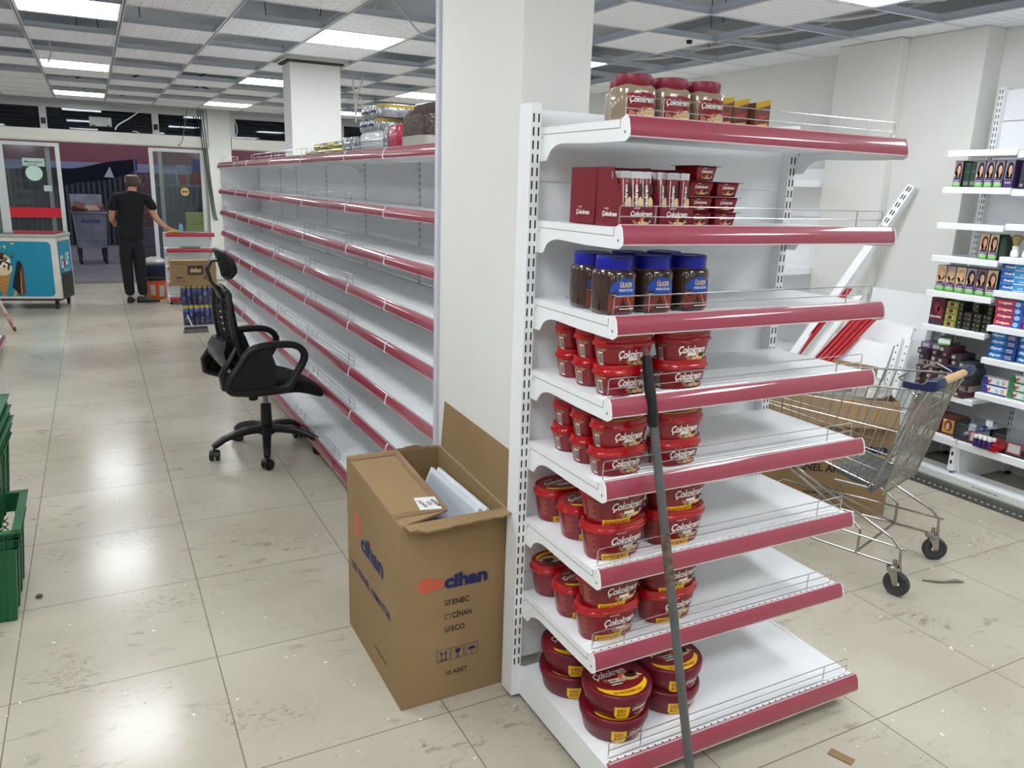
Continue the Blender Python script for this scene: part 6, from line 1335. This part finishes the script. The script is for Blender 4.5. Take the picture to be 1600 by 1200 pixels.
cable('ceiling_cable', [(1.354, 13.1, 2.56), (1.314, 13.1, 2.343), (1.254, 13.1, 2.093), (1.20, 13.1, 2.05), (1.24, 13.1, 2.03)], .006, MATS['grey_bristles'], 'thin grey cable with a loop over the right door panel')
for i in range(3): cable('ceiling_cable', [(1.50+.035*i, 13.12, 2.57), (1.545+.03*i, 13.12, 2.04), (1.59+.02*i, 13.12, 1.57), (1.63+.02*i, 13.12, 1.10), (1.66+.02*i, 13.12, .95)], .008, CB, 'black cable running down beside the right door panel, %s of three' % ['left', 'middle', 'right'][i])
cable('ceiling_cable', [(1.983, 13.22, 2.55), (2.06, 13.22, 2.42), (2.07, 13.22, 2.28), (2.01, 13.22, 2.20), (1.97, 13.22, 2.30), (1.99, 13.22, 2.50)], .007, CW, 'white cable loop hanging at the third column')
for i, (x, y0) in enumerate(((.35, 9.9), (.95, 9.3), (1.0, 11.0), (.3, 12.4), (-.3, 11.0), (-.9, 10.5), (2.2, 9.0), (1.5, 10.6))):
    cable('ceiling_cable', [(x-.28, y0, 2.68), (x-.1, y0+.02, 2.615), (x+.1, y0-.02, 2.60), (x+.28, y0, 2.68)], .009, CB, 'black cable sagging in a ceiling opening, %s' % ['above the man', 'left of the second column, nearer one', 'just before the third column', 'close to the front wall', 'before the last left ceiling light', 'over the freezer side', 'right of the second column', 'behind the second column'][i])
for i, y0 in enumerate((2.8, 3.42, 4.05, 4.67, 5.3)):
    for k in range(2):
        cable('conduit', [(3.80, y0+.42+.05*k, 2.66), (3.95, y0+.32+.05*k, 2.635), (4.12, y0+.18+.05*k, 2.635), (4.30, y0-.02+.05*k, 2.67), (4.55, y0-.30+.05*k, 2.76)], .009, CW, 'white conduit bent across the right ceiling openings, %s of the %s pair from the camera' % (['nearer', 'farther'][k], ORD7[i]), 'white ceiling conduits')
for i, (x, y) in enumerate(((.15, 6.45), (.40, 6.6), (1.25, 6.45), (1.32, 5.2), (1.38, 5.35), (.0, 7.65), (.15, 7.7), (3.5, 4.0), (4.0, 4.7))):
    cable('hanger_wire', [(x, y, 2.95), (x+.01, y, 2.70), (x, y, 2.60)], .003, CB, 'thin dark hanger wire in a ceiling opening, %s' % ['left one beyond the first light', 'middle one beyond the first light', 'third beyond the first light', 'left of the middle light, nearer one', 'left of the middle light, farther one', 'before the second left light', 'second before the second left light', 'above the end of the top shelf', 'over the chocolate bar boxes'][i], 'ceiling hanger wires')
t = thing('emergency_sign', 'pale flat sign box with black clips hung in front of the transom windows', 'sign', (.20, 13.389, 2.33)); MB().box(-.145, .145, 0, .02, -.065, .065).build('board', mat('pale_sign_green', (196, 206, 198), .3, var=.3, vscale=14), t, bevel=.003)
MB().box(-.12, -.07, -.004, 0, -.06, -.045).build('clip', BLACKP, t, smooth=0); MB().box(.07, .12, -.004, 0, -.06, -.045).build('clip', BLACKP, t, smooth=0)
o = tag(MB().box(1.60, 1.65, 13.16, 13.19, .2, 2.02).build('cable_trunking', mat('white_trunking', (220, 220, 216), .4), smooth=0), 'white vertical cable trunking beside the right door panel', 'trunking')
t = thing('smoke_detector_stub', 'small black clip on the ceiling grid above the near jars', 'clip', (3.62, 4.45, ZC-.02)); MB().lathe([(.012, 0), (.02, .006), (.02, .03), (.012, .036)], 12).build('clip_body', BLACKP, t)

# ================================================================ outside the doors
ASP = mat('outdoor_paving', (124, 122, 128), .85, var=.2, vscale=1.5, bump=.3, bscale=20)
struct(MB().box(-9, 11, 13.5, 24, -.07, -.02).build('floor_outside', ASP, smooth=0))
cor = MB()
for i in range(160): x = -8+i*.11; cor.box(x, x+.055, 20.95, 21.02, 0, 1.66)
cor.box(-8, 10, 21.02, 21.1, -.02, 1.66); tag(cor.build('corrugated_fence', mat('dark_corrugated', (70, 72, 84), .6), smooth=0), 'dark corrugated metal fence across the yard outside the doors', 'fence')
tag(MB().box(-8, 10, 21.3, 21.5, -.02, 1.86).build('pale_wall_strip', mat('lilac_wall', (150, 154, 184), .8), smooth=0), 'pale lilac wall strip just above the corrugated fence', 'wall')
tag(MB().box(-8, 10, 21.9, 22.2, -.02, 4.0).build('red_building_wall', mat('dusky_red_wall', (150, 96, 104), .85, var=.15, vscale=3), smooth=0), 'dusky red building wall rising behind the yard fence', 'wall')
# tarpaulin
TB = mat('dark_blue_tarp', (34, 42, 60), .7, bump=.5, bscale=6); b = MB(); R_ = []
for i in range(17):
    t_2 = i/16; x = -1.2+2.1*t_2; R_.append([(x, 19.0+.25*math.sin(3*t_2), z0+.03*math.sin(9*t_2+q)) for q, z0 in enumerate((1.66+.26*t_2**2, 1.66+.26*t_2**2+.02, 1.50+.30*t_2**2, 1.30+.42*t_2**2, 1.29+.42*t_2**2, 1.48+.30*t_2**2))])
b.rings(R_); tag(b.build('tarpaulin', TB, smooth=40), 'dark blue tarpaulin stretched across the yard above the dumpster', 'tarpaulin')
tag(MB().tube([(.86, 19.05, -.02), (.86, 19.05, 2.02)], .022, 10).build('canopy_pole', mat('blue_grey_pole', (90, 110, 150), .4)), 'blue grey pole holding the tarpaulin outside', 'pole')
tag(MB().prism([(-.10, -.12), (.09, -.13), (.02, .10)], 'y', -.01, .01).build('white_rag', mat('white_rag_cloth', (196, 196, 206), .8)), 'white cloth hanging from the tarpaulin edge', 'cloth').location = (.36, 19.14, 1.66)
# dumpster
du = thing('dumpster', 'grey metal dumpster with open lid and rubbish outside the doors', 'dumpster', (-.08, 16.6, -.02), .05); DM = mat('dumpster_grey', (150, 153, 166), .6, .2, var=.35, vscale=5)
b = MB(); b.add([(-.22, -.20, .30), (.24, -.20, .30), (.24, .45, .30), (-.22, .45, .30), (-.26, -.26, .93), (.27, -.26, .93), (.27, .50, .93), (-.26, .50, .93)], [(0, 1, 5, 4), (1, 2, 6, 5), (2, 3, 7, 6), (3, 0, 4, 7), (3, 2, 1, 0)]); b.build('container_body', DM, du, smooth=0)
b = MB(); b.tube([(-.27, -.27, .93), (.28, -.27, .93), (.28, .51, .93), (-.27, .51, .93)], .018, 8, closed=True); [b.tube([(x, -.22, .34), (x*1.12, -.262, .90)], .008, 6) for x in (-.2, .0, .21)]; b.build('rim_and_ribs', DM, du)
b = MB(); b.rings([[(-.26, .50, .94), (.26, .50, .94), (.26, .52, .96), (-.26, .52, .96)], [(-.27, .62, 1.24), (.27, .62, 1.24), (.27, .64, 1.24), (-.27, .64, 1.24)]]); b.build('open_lid', DM, du, smooth=0)
for x, y in ((-.20, -.15), (.21, -.15), (-.2, .4), (.21, .4)):
    b = MB(); b.tube([(x-.02, y, .085), (x+.02, y, .085)], .085, 18); b.box(x-.03, x+.03, y-.03, y+.03, .12, .31); b.build('wheel', mat('dark_wheel', (40, 40, 46), .7), du, smooth=40)
d = Decal(); d.text('BELEDİYESİ', .01, .78, .05, 0, 2, w=.30, bold=.03); d.text('GERİ DÖNÜŞÜM', .04, .42, .03, 0, 2, w=.34); d.build('stencil', [mat('blue_stencil', (40, 70, 140), .6)], lambda u, v, o: (u, -.205-(v-.30)*.095-o-.002, v), du)
for i, (x, y, z, s_, c, nm) in enumerate(((-.15, .05, .93, (.22, .3, .12), (110, 70, 56), 'brown board'), (.06, .0, .92, (.20, .26, .05), (170, 140, 130), 'pale pink sheet'), (.14, .2, .94, (.16, .2, .10), (130, 100, 92), 'dusty cardboard'))):
    b = MB(); b.obox((0, 0, 0), s_); o = b.build('rubbish_board', mat('rubbish_%d' % i, c, .8), smooth=0); o.location = (-.08+x, 16.6+y, z+.05); o.rotation_euler = (.3, .35-.4*i, .3*i); tag(o, '%s thrown in the open dumpster' % nm, 'rubbish')
# stacked crates tower
b = None
for k in range(9):
    nm = 'grey brown slatted crate in the outdoor tower, %s from the top' % (['ninth', 'eighth', 'seventh', 'sixth', 'fifth', 'fourth', 'third', 'second', 'first'][k])
    if b is None:
        mb = MB(); mb.box(-.16, .16, -.14, .14, 0, .012)
        for z in (.03, .075, .12, .155): mb.box(-.165, .165, -.146, -.136, z, z+.022); mb.box(-.165, .165, .136, .146, z, z+.022); mb.box(-.17, -.16, -.14, .14, z, z+.022); mb.box(.16, .17, -.14, .14, z, z+.022)
        for x in (-.16, .15, -.05, .05): mb.box(x, x+.012, -.148, -.14, 0, .18); mb.box(x, x+.012, .14, .148, 0, .18)
        b = mb.build('slatted_crate', mat('taupe_crate', (124, 96, 98), .6), smooth=0); o = b
    else: o = dup(b)
    o.location = (.98, 18.2, -.018+k*.182+.30*0); o.scale = (1, 1, 1); tag(o, nm, 'crate', 'outdoor crate tower')
# table with pots, chairs and tubs behind the right door panel
tb = thing('market_table', 'dark outdoor table with pots standing beyond the right door', 'table', (1.75, 18.2, -.02)); MB().box(-.55, .75, -.25, .35, 1.42, 1.46).build('table_top', mat('grey_table', (120, 124, 134), .5), tb, smooth=0)
for x in (-.5, .7):
    for y in (-.2, .3): MB().box(x-.02, x+.02, y-.02, y+.02, 0, 1.42).build('leg', mat('dark_leg', (60, 62, 70), .6), tb, smooth=0)
tag(MB().lathe([(.075, 0), (.105, .16), (.12, .165), (.12, .20), (.10, .20)], 20).build('plant_pot', mat('terracotta_red', (176, 54, 44), .5)), 'red plastic flower pot on the outdoor table behind the glass', 'pot').location = (1.72, 18.1, 1.442)
tag(MB().rings([[(x*.13, y*.02, z) for x, y in ((-1, -1), (1, -1), (1, 1), (-1, 1))] if z < .3 else [(x*.09, y*.02+.03, z) for x, y in ((-1, -1), (1, -1), (1, 1), (-1, 1))] for z in (0, .2, .36, .40)]).build('chair_back', mat('pale_blue_chair', (150, 176, 190), .5), bevel=.01), 'pale blue plastic chair back above the red pot outside', 'chair').location = (1.72, 18.3, 1.58-.138)
for i, (x, z, c, nm) in enumerate(((2.02, 1.442, (150, 40, 50), 'red'), (2.05, 1.70, (50, 60, 140), 'blue'))): tag(MB().box(-.13, .13, -.12, .12, 0, .255).build('storage_tub', mat('tub_%s' % nm, c, .5), bevel=.02), '%s plastic tub stacked at the right end of the outdoor table' % nm, 'tub').location = (x, 18.15, z)
for k in range(5): tag(MB().box(-.16, .16, -.14, .14, 0, .195).build('yellow_green_crate', mat('lime_yellow', (186, 190, 96), .5), bevel=.012), 'yellow green crate in the outdoor stack behind the glass, %s from the ground' % ORD7[k], 'crate', 'yellow green outdoor crates').location = (1.62, 15.4, -.018+k*.2)
for i in range(5): tag(MB().box(-.9, .9, -.03, .03, 0, .10).build('wooden_plank', mat('grey_plank', (92, 92, 104), .8), smooth=0), 'grey plank in the outdoor stack under the table, %s from the ground' % ORD7[i], 'plank', 'outdoor planks').location = (1.7, 17.2, -.018+i*.13)
tag(MB().box(-.6, .5, -.2, .3, 0, .55).build('wrapped_pallet', mat('turquoise_wrap', (110, 150, 160), .3, bump=.6, bscale=12), bevel=.02), 'turquoise wrapped bundle outside behind the left door panel', 'bundle').location = (-1.0, 15.2, -.018+.0)
# dim daylight left in the yard comes from the sky
